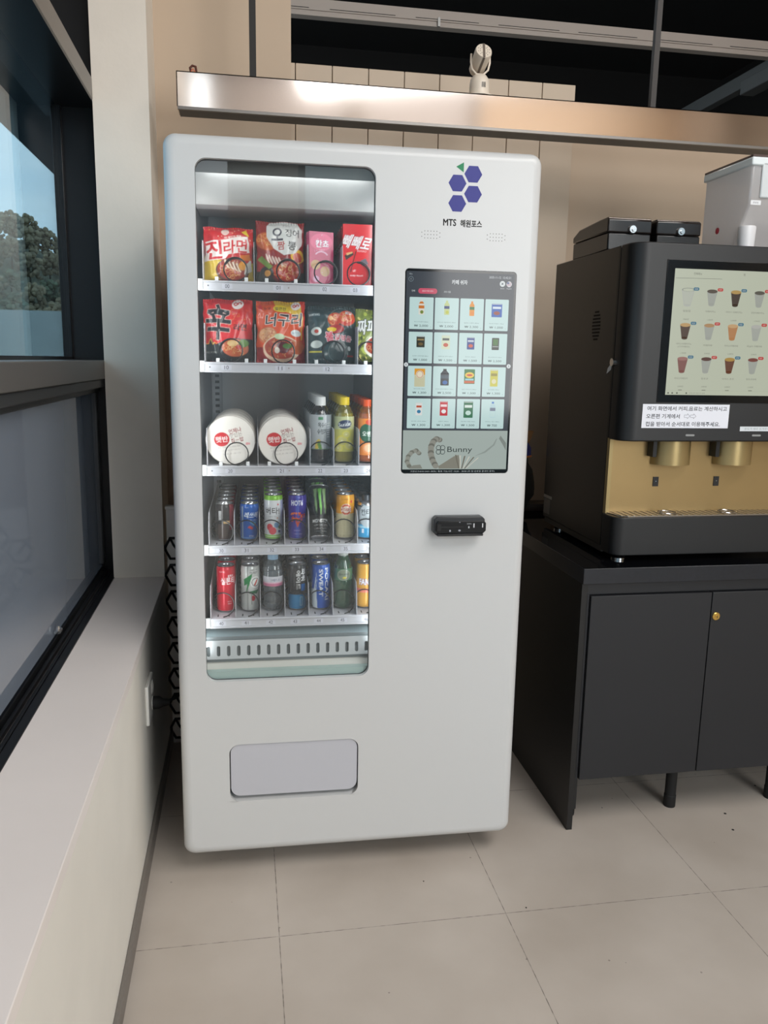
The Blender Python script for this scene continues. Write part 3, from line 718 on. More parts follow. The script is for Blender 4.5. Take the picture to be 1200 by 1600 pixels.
a.text('www.bunny.com', .845, 1.2685, .0022, (140, 150, 150), w=.04, lv=1)
# folded paper ribbons behind the name
def ribbon(pts, w, n, base, dk):
    for i in range(n):
        t = i/(n-1); k = t*(len(pts)-1); j = min(int(k), len(pts)-2); f = k-j
        x = pts[j][0]*(1-f)+pts[j+1][0]*f; z = pts[j][1]*(1-f)+pts[j+1][1]*f
        a.ell(x, z, w, w*.8, base if i % 3 else dk, 1+i*.02, n=14)
ribbon([(.640, 1.204), (.632, 1.212), (.620, 1.207), (.611, 1.196), (.608, 1.182), (.614, 1.170)], .0065, 16, (150, 152, 142), (120, 122, 112))
ribbon([(.694, 1.240), (.686, 1.243), (.678, 1.236), (.672, 1.222), (.672, 1.202), (.678, 1.184), (.686, 1.170)], .0085, 20, (148, 148, 138), (116, 116, 108))
a.poly([(.694, 1.163), (.694, 1.170), (.735, 1.196), (.748, 1.200), (.756, 1.163)], (138, 136, 124), 2)
for k in range(6): a.poly([(.748+k*.004, 1.163), (.751+k*.004, 1.163), (.742+k*.0125, 1.200-k*.0015), (.738+k*.0125, 1.200-k*.0015)], (206, 206, 194) if k % 2 else (120, 116, 104), 3)
a.poly([(.612, 1.163), (.650, 1.163), (.644, 1.174), (.624, 1.172)], (140, 142, 132), 2)
a.poly([(.790, 1.196), (.822, 1.206), (.846, 1.226), (.853, 1.244), (.850, 1.243), (.842, 1.228), (.818, 1.209)], (150, 160, 154), 2)
a.poly([(.862, 1.252), (.878, 1.232), (.878, 1.212), (.870, 1.226), (.858, 1.244)], (136, 144, 138), 2)
for (x, z) in ((.6925, 1.219), (.7035, 1.219), (.6925, 1.208), (.7035, 1.208)): a.ring(x, z, .0062, .0015, (52, 60, 60), 4)
a.text('Bunny', .7505, 1.2125, .0190, (60, 68, 66), w=.068, lv=5)
a.text('고장신고:010-2401-3878 / 통화 가능시간 10:00 - 18:00 (토·일·공휴일 콜센터 휴무)', .7330, 1.1555, .0048, (190, 198, 200), w=.232, lv=1)
ob('display', a.build(lambda x, y, q: (x, .0004-q, y), eps=.0001), SCREEN, ts, smooth=0)

# card reader
cr_ = MB(); oct_ = lambda x0, z0, x1, z1, c: [(x0+c, z0), (x1-c, z0), (x1, z0+c), (x1, z1-c), (x1-c, z1), (x0+c, z1), (x0, z1-c), (x0, z0+c)]
cr_.prism(oct_(.6790, .9860, .8200, 1.0370, .008), -.030, 0, 'y')
rd = ob('card_reader', cr_, mat('reader_grey_black', (38, 40, 43), .35), vm, bevel=.0025)
ob('reader_face', MB().prism(oct_(.6850, .9930, .8215, 1.0260, .006), -.036, -.028, 'y'), mat('reader_gloss', (16, 17, 19), .2), rd, bevel=.001)
ob('card_slot', MB().box(.6930, .7600, -.0365, -.0355, 1.0085, 1.0120).box(.688, .698, -.0368, -.0355, 1.0000, 1.0180), mat('slot_black', (4, 4, 6), .5), rd)
ob('reader_lip', MB().box(.6880, .8140, -.038, -.010, .9855, .9915), BLACK_PLASTIC, rd, bevel=.001)
a = Art(); a.text('현대카드', .7750, 1.0185, .0038, (190, 192, 196), w=.013); a.rect(.7725, 1.0065, .7755, 1.0120, (200, 202, 205)); a.rect(.7865, 1.0080, .7895, 1.0195, (205, 205, 208)); a.rect(.8105, 1.0080, .8135, 1.0195, (205, 205, 208))
a.ell(.7225, 1.0000, .0022, .0028, (170, 172, 178)); a.ell(.7485, 1.0005, .0035, .0025, (150, 152, 160)); a.ell(.7485, 1.0230, .0018, .0012, (150, 152, 160))
ob('reader_print', a.build(lambda x, y, q: (x, -.0361-q, y)), PRINT_FLAT, rd, smooth=0)
# plug and cable at the left wall
sk = empty('wall_socket', (.196, .10, .45), 'white twin socket plate on the low wall under the sill', 'socket')
ob('cover_plate', MB().box(0, .010, -.062, .062, -.060, .060), mat('socket_white', (222, 220, 214), .35), sk, bevel=.003)
ob('socket_ring', MB().lathe([(.021, .0098), (.021, .0115), (.017, .0115), (.017, .0098)], 24, (0, .028, .024), ax='x', cap=False).lathe([(.021, .0098), (.021, .0115), (.017, .0115), (.017, .0098)], 24, (0, .028, -.026), ax='x', cap=False), mat('socket_white', (222, 220, 214), .35), sk)
pc = MB().lathe([(.020, .0), (.019, .018), (.012, .030), (.008, .05)], 20, (.207, .128, .424), ax='x')
pc.tube([(.245, .128, .424), (.275, .16, .424), (.29, .24, .418), (.32, .38, .40), (.36, .55, .36)], .0045, 8)
tag(ob('power_plug', pc, RUBBER), 'black plug and cable in the wall socket running behind the vending machine', 'plug')

# ================================================================== PRODUCTS
def place(root_or_obj, x, d, z, rot=(0, 0, 0)):
    root_or_obj.location = MW(x, d, z); root_or_obj.rotation_euler = (rot[0], rot[1], MR+rot[2])
def pouch_mesh(w, h, bulge, art, bg, back, seed, res=.0012):
    img = art.raster(-w/2, 0, w/2, h, res*.75, bg)
    nx, nz = int(w/res), int(h/res); u = np.linspace(-1, 1, nx+1); v = np.linspace(0, 1, nz+1); U, V = np.meshgrid(u, v)
    q = np.random.RandomState(seed); ph = q.uniform(0, 6, 8)
    edge = 1+.012*np.sin(V*19+ph[0])+.008*np.sin(V*41+ph[1])-.03*np.exp(-((V-.5)/.2)**2)
    seal = np.clip(np.minimum(V/.06, (1-V)/.075), 0, 1); b = (1-np.abs(U)**2.6)**.75*(seal**.7)*np.clip(1-(2*np.abs(V-.5))**7, 0, 1)
    wr = (.0022*np.sin(U*13+V*7+ph[2])*np.abs(U)**1.5+.0016*np.sin(V*26+U*5+ph[3])*(np.abs(V-.5)*2)**2+.0012*np.sin(V*9-U*6+ph[4])+.0006*np.sin(U*15+V*11+ph[5])*np.abs(U)+.0008*np.abs(np.sin(-U*7+V*8+ph[6])))
    X = U*w/2*edge; Z = V*h+.0015*np.sin(U*6+ph[7])*V; Yf = -bulge*b-wr*(.35+b); 
    Yf += .0012*np.sin(U*60)*((V > .95)|(V < .04))
    c = samp(img, ((U+1)/2).ravel(), V.ravel())
    mb = MB(); n = nx+1
    idx = np.arange((nx+1)*(nz+1)).reshape(nz+1, nx+1)
    fs = np.stack([idx[:-1, :-1], idx[:-1, 1:], idx[1:, 1:], idx[1:, :-1]], -1).reshape(-1, 4)
    mb.add(np.stack([X, Yf, Z], -1).reshape(-1, 3).tolist(), fs.tolist(), 0, c.tolist())
    k = 4; ix = np.unique(np.append(np.arange(0, nx+1, k), nx)); iz = np.unique(np.append(np.arange(0, nz+1, k), nz))
    Xb, Zb, Bb = X[np.ix_(iz, ix)], Z[np.ix_(iz, ix)], b[np.ix_(iz, ix)]; Yb = bulge*.55*Bb
    i2 = np.arange(Xb.size).reshape(Xb.shape); fb = np.stack([i2[:-1, :-1], i2[1:, :-1], i2[1:, 1:], i2[:-1, 1:]], -1).reshape(-1, 4)
    mb.add(np.stack([Xb, Yb+.0004, Zb], -1).reshape(-1, 3).tolist(), fb.tolist(), 0, [srgb(back)]*Xb.size)
    me = mesh('pouch', mb, PRINT, 60)
    return me
def bowl_art(a, cx, cz, rx, rz, seed, soup=(150, 52, 26), rim=(40, 30, 28), n=70):
    a.ell(cx, cz, rx, rz, rim); a.ell(cx, cz+rz*.08, rx*.9, rz*.82, soup)
    q = random.Random(seed)
    for i in range(n):
        t, r_ = q.uniform(0, 2*PI), math.sqrt(q.random())*.8; x, z = cx+rx*r_*math.cos(t), cz+rz*.08+rz*.8*r_*math.sin(t)
        a.ring(x, z, q.uniform(.002, .006), .0010, q.choice([(226, 170, 96), (206, 120, 60), (232, 196, 130), (176, 60, 30)]), a0=q.uniform(0, 6), a1=q.uniform(2, 9), n=7)

packs = {}
# 00 red and yellow
a = Art(); w, h = .128, .140
a.rect(-w, 0, w, h, (196, 34, 40)); a.poly([(-w/2, 0), (w/2, 0), (w/2, .052), (.02, .046), (-w/2, .066)], (212, 180, 50))
a.specks(-.062, .108, .062, .136, 26, [(230, 190, 90), (240, 226, 200), (160, 20, 30)], .0006, .0018, 3)
bowl_art(a, .010, .030, .044, .032, 5, (168, 60, 50), (110, 70, 56))
for k in range(4): a.ell(-.004+k*.010, .046-k*.003, .0045, .013, (236, 214, 186), rot=.5); 
for k in range(4): a.ell(-.001+k*.010, .046-k*.003, .0022, .011, (150, 92, 74), rot=.5)
a.ell(.036, .042, .010, .011, (238, 158, 40)); a.poly([(.04, .02), (.06, .03), (.058, .062), (.045, .046)], (232, 226, 214)); a.poly([(.034, .056), (.060, .058), (.056, .074), (.03, .068)], (222, 120, 30))
a.poly([(-.064, .050), (-.058, .100), (.050, .118), (.056, .078), (.0, .070), (-.008, .060)], (232, 220, 214))
a.text('진', -.038, .080, .046, (200, 28, 36), w=.044, bold=.026, rot=.15, shear=.12)
a.text('라면', .018, .090, .034, (200, 28, 36), w=.062, bold=.022, rot=.12, shear=.1)
a.text('더 맛있게 맵게', .012, .114, .006, (236, 226, 214), w=.042, rot=.1, bold=.02)
a.ell(-.008, .127, .010, .008, (226, 200, 190)); a.text('OTTOGI', -.008, .125, .003, (180, 40, 40), w=.013)
a.poly([(.034, .128), (.046, .136), (.054, .118), (.044, .122)], (232, 200, 50)); a.rect(-.035, .004, .035, .007, (120, 30, 30))
packs['jin'] = (w, h, a, (196, 34, 40), (180, 30, 34))
# 01 squid soup
a = Art(); w, h = .126, .160
a.rect(-w, 0, w, h, (142, 28, 30)); a.rect(-w, 0, w, .03, (34, 38, 34))
bowl_art(a, -.036, .105, .030, .028, 11, (190, 90, 40), (150, 40, 30), 30)
bowl_art(a, .015, .032, .040, .034, 12, (176, 48, 30), (92, 22, 24), 60)
for k in range(5): a.ell(-.034+k*.0085, .064-k*.002, .0026, .013, (226, 200, 186), rot=.45)
a.ell(-.036, .026, .018, .018, (44, 40, 38)); a.ell(-.034, .026, .008, .008, (214, 150, 70)); a.poly([(-.06, .06), (-.05, .07), (-.02, .044), (-.03, .036)], (110, 140, 60))
a.ell(.046, .072, .018, .018, (232, 180, 40)); a.ell(.046, .070, .012, .012, (206, 80, 40)); a.ell(.046, .062, .010, .006, (190, 50, 36))
a.poly([(-.026, .158), (.044, .158), (.057, .140), (.057, .100), (.040, .080), (.010, .072), (-.018, .090), (-.036, .120), (-.036, .146)], (214, 214, 210))
a.text('오', -.008, .126, .032, (40, 40, 60), w=.030, bold=.026); a.text('징어', .031, .130, .020, (48, 50, 56), w=.036, bold=.014)
a.text('짬', .002, .097, .022, (170, 40, 36), w=.020, bold=.018); a.text('뽕', .031, .098, .022, (40, 40, 44), w=.021, bold=.018); a.text('맛있는', .016, .148, .007, (70, 70, 74), w=.022)
packs['squid'] = (w, h, a, (142, 28, 30), (120, 24, 28))
# 10 red with big brush character
a = Art(); w, h = .130, .164
a.rect(-w, 0, w, h, (206, 26, 34)); a.poly([(-w, 0), (w, 0), (w, .060), (.03, .060), (-.002, .058), (-.034, .044), (-.040, .050), (-.046, .062), (-.051, .046), (-.066, .046)], (28, 34, 34))
a.specks(.0, .085, .062, .140, 60, [(214, 96, 50), (222, 60, 40)], .001, .004, 9)
a.line([(-.066, .046), (-.053, .046), (-.047, .060), (-.041, .044), (-.037, .050), (-.03, .046)], .0016, (232, 180, 60))
bowl_art(a, .018, .034, .040, .028, 7, (196, 92, 50), (34, 30, 30), 70); a.ell(.040, .048, .014, .010, (96, 140, 50)); a.ell(.028, .038, .009, .006, (200, 50, 40)); a.ell(.010, .048, .014, .008, (232, 190, 120))
a.text('辛', -.026, .102, .092, (28, 28, 32), w=.066, bold=.018, rot=-.04, out=(206, 170, 160), outw=.0016)
a.text('라면', .032, .090, .018, (26, 26, 30), w=.036, bold=.02)
a.ell(.026, .150, .0155, .0125, (236, 226, 222)); a.text('∞', .026, .151, .010, (200, 60, 60), w=.022, bold=.02); a.text('농심', -.048, .149, .005, (110, 20, 24), w=.018)
a.text('맛있는 매운라면', -.044, .024, .004, (190, 190, 180), w=.028)
packs['shin'] = (w, h, a, (206, 26, 34), (170, 20, 26))
# 11 orange
a = Art(); w, h = .130, .162
a.rect(-w, 0, w, h, (222, 84, 40)); a.rect(-w, 0, w, .04, (150, 26, 34)); a.poly([(-.02, h), (w, h), (w, .06), (.055, .06), (.058, .11), (.03, .13), (-.01, .14)], (232, 190, 50)); a.poly([(w/2, h), (w/2, .03), (.058, .05), (.060, .12), (.050, h)], (206, 50, 36))
bowl_art(a, -.036, .072, .026, .022, 21, (222, 170, 130), (206, 120, 80), 40); bowl_art(a, .002, .036, .050, .036, 22, (178, 70, 50), (232, 200, 170), 80)
a.ell(.006, .040, .018, .016, (96, 30, 40)); a.ell(.018, .044, .013, .007, (80, 130, 60)); a.ell(-.003, .068, .014, .008, (196, 214, 170)); a.ell(-.010, .032, .007, .008, (230, 220, 206)); a.ell(.036, .02, .005, .004, (226, 214, 190))
a.ell(.042, .078, .014, .009, (226, 236, 236), rot=-.2); a.text('얼큰한맛', .042, .079, .005, (60, 130, 160), w=.020); a.ell(.046, .04, .016, .018, (206, 100, 50))
a.text('너구리', .008, .112, .034, (28, 28, 34), w=.096, bold=.018, rot=.03, shear=.15, out=(240, 226, 214), outw=.0014)
a.ell(.0, .141, .020, .009, (236, 206, 50)); a.text('얼큰한', .0, .141, .009, (60, 60, 40), w=.030, bold=.02); a.ell(-.054, .145, .006, .007, (206, 40, 44)); a.text('농심', -.036, .143, .007, (120, 30, 30), w=.018, bold=.02)
a.ell(.040, .150, .013, .011, (240, 232, 230)); a.text('∞', .040, .150, .009, (206, 60, 60), w=.018, bold=.02)
packs['neo'] = (w, h, a, (222, 84, 40), (190, 50, 34))
# 12 dark green pack
a = Art(); w, h = .134, .152
G = (38, 58, 60); a.rect(-w, 0, w, h, G); a.ring(.022, .112, .034, .0012, (120, 140, 138), a0=.6, a1=5.2)
bowl_art(a, .006, .118, .019, .018, 31, (200, 60, 36), (190, 80, 40), 40); bowl_art(a, .038, .120, .024, .020, 32, (206, 50, 34), (200, 70, 40), 50)
a.ell(.010, .092, .022, .012, (176, 34, 34)); a.ell(-.002, .091, .013, .006, (226, 190, 40))
a.text('불', -.008, .072, .026, (206, 60, 84), w=.022, bold=.026, rot=.2, out=(236, 226, 228), outw=.0012); a.text('닭볶음', .030, .068, .016, (206, 60, 84), w=.046, bold=.022, rot=-.12, out=(236, 226, 228), outw=.001)
a.ell(-.044, .084, .014, .011, (206, 214, 210)); a.ell(-.044, .050, .016, .010, (196, 206, 202)); a.ell(-.044, .084, .006, .005, (186, 60, 44))
a.rect(-.062, .028, -.026, .032, (196, 186, 60))
a.text('SAMYANG', -.048, .128, .006, (214, 220, 218), w=.028, bold=.02); a.text('MEGA', .044, .134, .008, (190, 200, 198), w=.018, bold=.014)
a.ring(.016, .032, .027, .0007, (130, 146, 144)); a.text('매콤한 볶음면', -.036, .010, .003, (190, 200, 198), w=.030); a.rect(.040, .018, .056, .022, (170, 40, 40)); a.ell(.046, .040, .004, .006, (220, 226, 224))
packs['buldak'] = (w, h, a, G, (30, 46, 48))
# 13 olive pack cut by the frame
a = Art(); w, h = .130, .140
a.rect(-w, 0, w, h, (126, 138, 60)); a.specks(-.065, 0, .0, .14, 60, [(190, 200, 90), (70, 90, 40), (226, 214, 120), (110, 120, 50)], .002, .008, 4)
a.text('짜파게티', -.010, .095, .040, (226, 226, 222), w=.105, bold=.022, rot=.1, shear=.2, out=(70, 70, 60), outw=.002)
bowl_art(a, .005, .040, .048, .034, 41, (170, 50, 34), (226, 222, 206), 60)
packs['jja'] = (w, h, a, (126, 138, 60), (100, 110, 50))

def pouch_row(key, x, d0, z, tilt, lab, behind, grp, n, step=.046, rz=0, ry=0):
    w, h, art, bg_, back = packs[key]; me = pouch_mesh(w, h, .017, art, bg_, back, hash_(key))
    for k in range(n):
        o = link('noodle_packet' , me); place(o, x, d0+k*step, z, (tilt+.01*k, ry if k == 0 else 0, rz))
        tag(o, lab if k == 0 else behind, 'noodle packet', grp if k else None)
def hash_(s): return sum(ord(c)*(i+3) for i, c in enumerate(s)) % 997
pouch_row('jin', .1465, .146, 1.6385, -.06, 'red and yellow noodle packet with large white bordered lettering on the top shelf', 'red noodle packet queued behind the red and yellow one', 'red noodle packets behind slot 00', 4, rz=.02)
pouch_row('squid', .281, .146, 1.6385, -.06, 'dark red noodle packet with a white panel and black lettering on the top shelf', 'dark red noodle packet queued behind the white panelled one', 'dark red packets behind slot 01', 4)
pouch_row('shin', .1425, .146, 1.4335, -.08, 'red noodle packet with one huge black brush character', 'red noodle packet queued behind the one with the black brush character', 'red packets behind slot 10', 4, rz=.03)
pouch_row('neo', .281, .146, 1.4335, -.06, 'orange noodle packet with black brush lettering and a yellow corner', 'orange noodle packet queued behind the front orange one', 'orange packets behind slot 11', 4, rz=-.02)
pouch_row('buldak', .4195, .146, 1.4335, -.06, 'dark green noodle packet with red noodles and pink lettering', 'dark green noodle packet queued behind the front dark green one', 'dark green packets behind slot 12', 4)
pouch_row('jja', .5485-.0, .146, 1.4405, -.04, 'olive green noodle packet cut off by the window edge', 'olive packet behind the front olive green one', 'olive packets behind slot 13', 1)

def box_mesh(w, h, dp, art, bg_, side, res=.0012):
    img = art.raster(-w/2, 0, w/2, h, res*.75, bg_); nx, nz = int(w/res), int(h/res)
    u = np.linspace(-.5, .5, nx+1); v = np.linspace(0, 1, nz+1); U, V = np.meshgrid(u, v)
    c = samp(img, (U+.5).ravel(), V.ravel()); idx = np.arange(U.size).reshape(U.shape)
    fs = np.stack([idx[:-1, :-1], idx[:-1, 1:], idx[1:, 1:], idx[1:, :-1]], -1).reshape(-1, 4)
    mb = MB(); mb.add(np.stack([U*w, U*0, V*h], -1).reshape(-1, 3).tolist(), fs.tolist(), 0, c.tolist())
    v8 = [(-w/2, 0, 0), (w/2, 0, 0), (w/2, dp, 0), (-w/2, dp, 0), (-w/2, 0, h), (w/2, 0, h), (w/2, dp, h), (-w/2, dp, h)]
    mb.add(v8, [(3, 2, 1, 0), (4, 5, 6, 7), (1, 2, 6, 5), (2, 3, 7, 6), (3, 0, 4, 7)], 0, [srgb(side)]*8)
    return mesh('carton', mb, PRINT, 30)
a = Art(); w, h = .066, .136
a.rect(-w, 0, w, h, (186, 34, 92)); a.ell(0, .110, .030, .022, (214, 74, 120)); a.text('칸쵸', .002, .106, .019, (240, 234, 238), w=.036, bold=.022, out=(150, 50, 100), outw=.0008); a.text('CHOCO', .0, .090, .004, (232, 200, 216), w=.014)
a.ring(.0, .066, .020, .0035, (226, 180, 204), a0=.6, a1=2.5); a.ell(-.016, .052, .013, .012, (196, 150, 96)); a.ell(.010, .036, .013, .013, (202, 158, 104)); a.ell(-.014, .016, .008, .008, (206, 150, 190)); a.specks(-.03, .0, .03, .13, 18, [(226, 120, 160), (236, 200, 215)], .0008, .002, 6)
me = box_mesh(w, h, .030, a, (186, 34, 92), (226, 96, 140))
for k in range(5):
    o = link('snack_carton', me); place(o, .3885, .126+k*.046, 1.6385, (0, 0, .22))
    tag(o, 'magenta biscuit carton with round biscuits standing on the top shelf' if k == 0 else 'magenta carton queued behind the front magenta one', 'snack carton', 'magenta cartons behind slot 02' if k else None)
a = Art(); w, h = .078, .158
a.rect(-w, 0, w, h, (206, 26, 34)); a.text('빼빼로', -.002, .112, .036, (226, 220, 220), w=.074, bold=.018, rot=-.12, shear=.3, out=(150, 20, 30), outw=.001); a.text('PEPERO', .012, .090, .005, (230, 200, 200), w=.024)
a.poly([(-.034, .078), (-.012, .088), (-.010, .080), (-.030, .066)], (60, 34, 30)); a.poly([(-.030, .084), (-.014, .088), (-.012, .085), (-.028, .078)], (216, 170, 110)); a.line([(-.004, .090), (-.018, .036)], .0028, (90, 30, 28)); a.poly([(.008, .066), (.022, .072), (.030, .058), (.014, .052)], (96, 90, 100))
a.text('oh!', -.008, .040, .006, (240, 220, 220), w=.008); a.text('only four!', -.002, .027, .005, (240, 220, 220), w=.034, bold=.02)
me = box_mesh(w, h, .020, a, (206, 26, 34), (170, 20, 28))
for k in range(6):
    o = link('snack_carton', me); place(o, .4835, .122+k*.046, 1.6385, (0, 0, .0))
    tag(o, 'red chocolate stick carton with white slanted lettering on the top shelf' if k == 0 else 'red carton queued behind the front red one', 'snack carton', 'red cartons behind slot 03' if k else None)

# rice bowls
def bowl_mesh():
    R_ = .0645; a = Art()
    a.ell(0, 0, R_, R_, (232, 226, 218)); a.ell(-.023, .002, .0205, .0190, (196, 38, 44)); a.text('햇반', -.023, .002, .016, (240, 232, 228), w=.033, bold=.014, rot=.08)
    a.text('언제나', .012, .026, .013, (150, 60, 60), w=.034, bold=.02, rot=.25, shear=.0); a.text('맛있는', .014, .014, .012, (130, 110, 104), w=.034, rot=.25); a.text('집－밥', .018, .001, .012, (150, 60, 60), w=.034, bold=.02, rot=.2)
    a.rr(.040, -.012, .052, -.006, .002, (226, 160, 160)); a.text('영업 사원을 위한 맛있는 쌀밥', -.004, -.018, .0036, (150, 140, 136), w=.060, rot=.12); a.text('조리 방법: 2분 전자레인지', -.004, -.027, .0034, (160, 150, 146), w=.056, rot=.12); a.text('따뜻한 물 10분 가열', .004, -.036, .0034, (160, 150, 146), w=.046, rot=.12)
    img = a.raster(-R_, -R_, R_, R_, .0009, (232, 226, 218)); nr, na = 46, 120; vs, cs, fs = [], [], []
    for i in range(nr+1):
        for j in range(na):
            r_ = R_*i/nr; t = 2*PI*j/na; vs.append((r_*math.cos(t), 0, r_*math.sin(t)))
    V = np.array(vs); C = samp(img, V[:, 0]/(2*R_)+.5, V[:, 2]/(2*R_)+.5)
    for i in range(nr):
        for j in range(na): fs.append((i*na+j, i*na+(j+1) % na, (i+1)*na+(j+1) % na, (i+1)*na+j))
    return mesh('lid_film', MB().add(vs, fs, 0, C.tolist()), PRINT, 60)
lidm = bowl_mesh()
cup = mesh('cup', MB().lathe([(.0652, -.0006), (.0660, .001), (.0655, .0035), (.060, .004), (.056, .020), (.048, .034), (.040, .038), (.0, .038)], 56, ax='y', cap=False), mat('cup_white', (222, 214, 206), .4))
for s_, x in (('20', .1445), ('21', .2835)):
    for k in range(8):
        r_ = empty('rice_bowl', (0, 0, 0), 'a', 'rice bowl'); link('lid_film', lidm, r_, (0, 0, 0)); link('cup', cup, r_)
        place(r_, x+(.002 if k % 2 else 0), .108+k*.046, 1.1605+.0665, (-.02, .05 if k % 3 else 0, 0))
        tag(r_, ('round white instant rice bowl with a red disc, %s' % ('beside the cabinet wall' if s_ == '20' else 'next to the brown tea bottle')) if k == 0 else ('white rice bowl queued behind the front bowl %s' % ('beside the cabinet wall' if s_ == '20' else 'next to the tea bottle')), 'rice bowl', ('rice bowls behind slot %s' % s_) if k else None)

# cans
def cyl_part(R_, z0, z1, art, bg_, rot=0, na=84, res=.0012, prof=None, name='label'):
    img = art.raster(-PI*R_, z0, PI*R_, z1, .0008, bg_)
    nz = max(2, int((z1-z0)/res)); vs = []; uv = []
    for k in range(nz+1):
        z = z0+(z1-z0)*k/nz; r_ = prof(z) if prof else R_
        for j in range(na+1):
            t = 2*PI*j/na-PI; vs.append((r_*math.sin(t), -r_*math.cos(t), z)); uv.append((j/na, k/nz))
    uv = np.array(uv); C = samp(img, (uv[:, 0]+rot) % 1.0, uv[:, 1])
    fs = [(k*(na+1)+j, k*(na+1)+j+1, (k+1)*(na+1)+j+1, (k+1)*(na+1)+j) for k in range(nz) for j in range(na)]
    return MB().add(vs, fs, 0, C.tolist())
def can(name, R_, h, art, bg_, rot=0):
    r_ = empty(name, (0, 0, 0), 'x', 'drink can')
    def prof(z):
        if z > h-.012: return R_-.0035*((z-(h-.012))/.012)**1.5*1.0
        if z < .006: return R_-.003*(1-z/.006)
        return R_
    link('printed_wall', mesh('printed_wall', cyl_part(R_, .003, h-.003, art, bg_, rot, prof=prof), PRINT_CAN, 60), r_)
    ends = MB().lathe([(R_-.0055, h-.006), (R_-.0045, h-.001), (R_-.0030, h), (R_-.0022, h-.0015), (R_-.0034, h-.0035)], 40, cap=False).lathe([(0.0005, h-.0055), (R_-.0055, h-.006)], 40, cap=False)
    ends.lathe([(.0005, .004), (R_-.010, .0035), (R_-.006, 0), (R_-.004, .0005), (R_-.0028, .0034)], 40, cap=False)
    link('can_ends', mesh('can_ends', ends, SILVER, 50), r_)
    ob('pull_tab', MB().prism(rrect(-.005, -.012, .005, .006, .004, 4), h-.0045, h-.0035, 'z'), SILVER, r_)
    return r_
def queue(root, x, z, n, lab, behind, grp, d0=.158, step=.066, rot=(0, 0, 0), skip=(), cat=None):
    place(root, x, d0, z, rot); root['label'] = lab
    if cat: root['category'] = cat
    for k in range(1, n):
        c = copy_tree(root, skip=skip); place(c, x, d0+k*step, z, rot if rot[0] == 0 else rot); tag(c, behind, None, grp)
def A0(h, col, R_=.0262): a = Art(); a.rect(-PI*R_, 0, PI*R_, h, col); return a
R1 = .0262; sx = [s+.0395 for s in S1]
zc3, zc4 = .942+.0032, .7355+.0032
# 30 black coffee can
h = .104; a = A0(h, (34, 30, 32)); a.rect(-.0165, .055, -.0085, .083, (206, 206, 206))
for k in range(9): a.rect(-.0155, .057+k*.0028, -.0095, .0582+k*.0028, (40, 40, 40))
a.rect(-.020, 0, .03, .046, (58, 44, 40)); a.line([(-.0065, .0), (-.0065, .098)], .0008, (90, 80, 76)); a.rect(-.0035, .048, .020, .056, (196, 160, 110)); a.rect(.014, .03, .034, .10, (120, 26, 40)); a.rect(-.060, 0, -.04, h, (80, 60, 50))
queue(can('coffee_can', R1, h, a, (34, 30, 32)), S1[1]-.0275, zc3, 6, 'dark brown coffee can with a bar code in slot 30', 'dark brown can queued behind the front coffee can', 'dark coffee cans behind slot 30')
# 31 blue
a = A0(h, (20, 84, 166)); a.rect(-.024, .004, -.019, .095, (150, 170, 190)); a.text('레쓰비', .006, .071, .017, (232, 240, 246), w=.040, bold=.018, shear=.2); a.text('마일드 커피', .008, .056, .006, (200, 220, 236), w=.024); a.text('LOTTE', -.006, .092, .003, (220, 230, 240), w=.010)
a.poly([(.0, .052), (.022, .052), (.012, .040)], (90, 160, 200)); a.poly([(-.006, .036), (.008, .030), (.010, .036), (.001, .042)], (206, 60, 50)); a.rect(-.08, .006, .08, .0075, (120, 170, 210)); a.text('175ml', .006, .012, .004, (220, 230, 240), w=.014)
a.rect(-.08, .02, -.05, .09, (40, 120, 190))
queue(can('coffee_can', R1, h, a, (20, 84, 166)), S1[2]-.0275, zc3, 6, 'bright blue coffee can with white slanted lettering in slot 31', 'blue can queued behind the front blue can', 'blue cans behind slot 31')
# 32 white and green
h = .128; a = A0(h, (216, 218, 220)); a.rect(-.09, h-.016, .09, h, (130, 190, 60)); a.rect(-.09, 0, .09, .014, (140, 196, 90)); a.rect(-.09, .009, .09, .011, (220, 230, 200)); a.text('버타!', -.004, .082, .020, (50, 46, 44), w=.042, bold=.018)
a.text('레몬에이드', -.003, .066, .006, (150, 150, 150), w=.026); a.ell(-.012, .036, .009, .010, (206, 60, 70)); a.ell(-.004, .026, .011, .011, (216, 80, 90)); a.ell(.008, .042, .008, .008, (120, 160, 196)); a.ell(.016, .024, .004, .004, (70, 80, 150)); a.ell(.018, .036, .005, .006, (90, 110, 70)); a.ell(.012, .100, .002, .003, (206, 60, 60)); a.ell(.010, .062, .002, .002, (206, 120, 60)); a.rect(.021, 0, .09, .112, (170, 176, 206))
for k in range(6): a.line([(.022, .02+k*.016), (.036, .034+k*.016)], .002, (150, 156, 190))
queue(can('juice_can', R1, h, a, (216, 218, 220), .0), S1[3]-.0285, zc3, 6, 'white juice can with green rim and berries in slot 32', 'white and green can queued behind the front one', 'white and green cans behind slot 32')
# 33 purple
a = A0(h, (60, 50, 140)); a.rect(-.006, 0, .004, h, (70, 84, 168)); a.text('HOT6', -.002, .104, .015, (226, 226, 236), w=.034, bold=.022)
a.specks(-.020, .050, .022, .076, 46, [(214, 90, 40), (232, 120, 50), (190, 60, 40)], .0012, .0045, 8); a.poly([(-.006, .050), (.006, .050), (-.001, .034)], (206, 80, 44)); a.text('ENERGY', .0, .026, .004, (150, 140, 190), w=.020); a.text('DRINK 250ml', .0, .016, .004, (150, 140, 190), w=.026)
queue(can('energy_drink_can', R1, h, a, (60, 50, 140)), S1[4]-.0285, zc3, 6, 'purple energy drink can with an orange burst in slot 33', 'purple can queued behind the front purple can', 'purple cans behind slot 33')
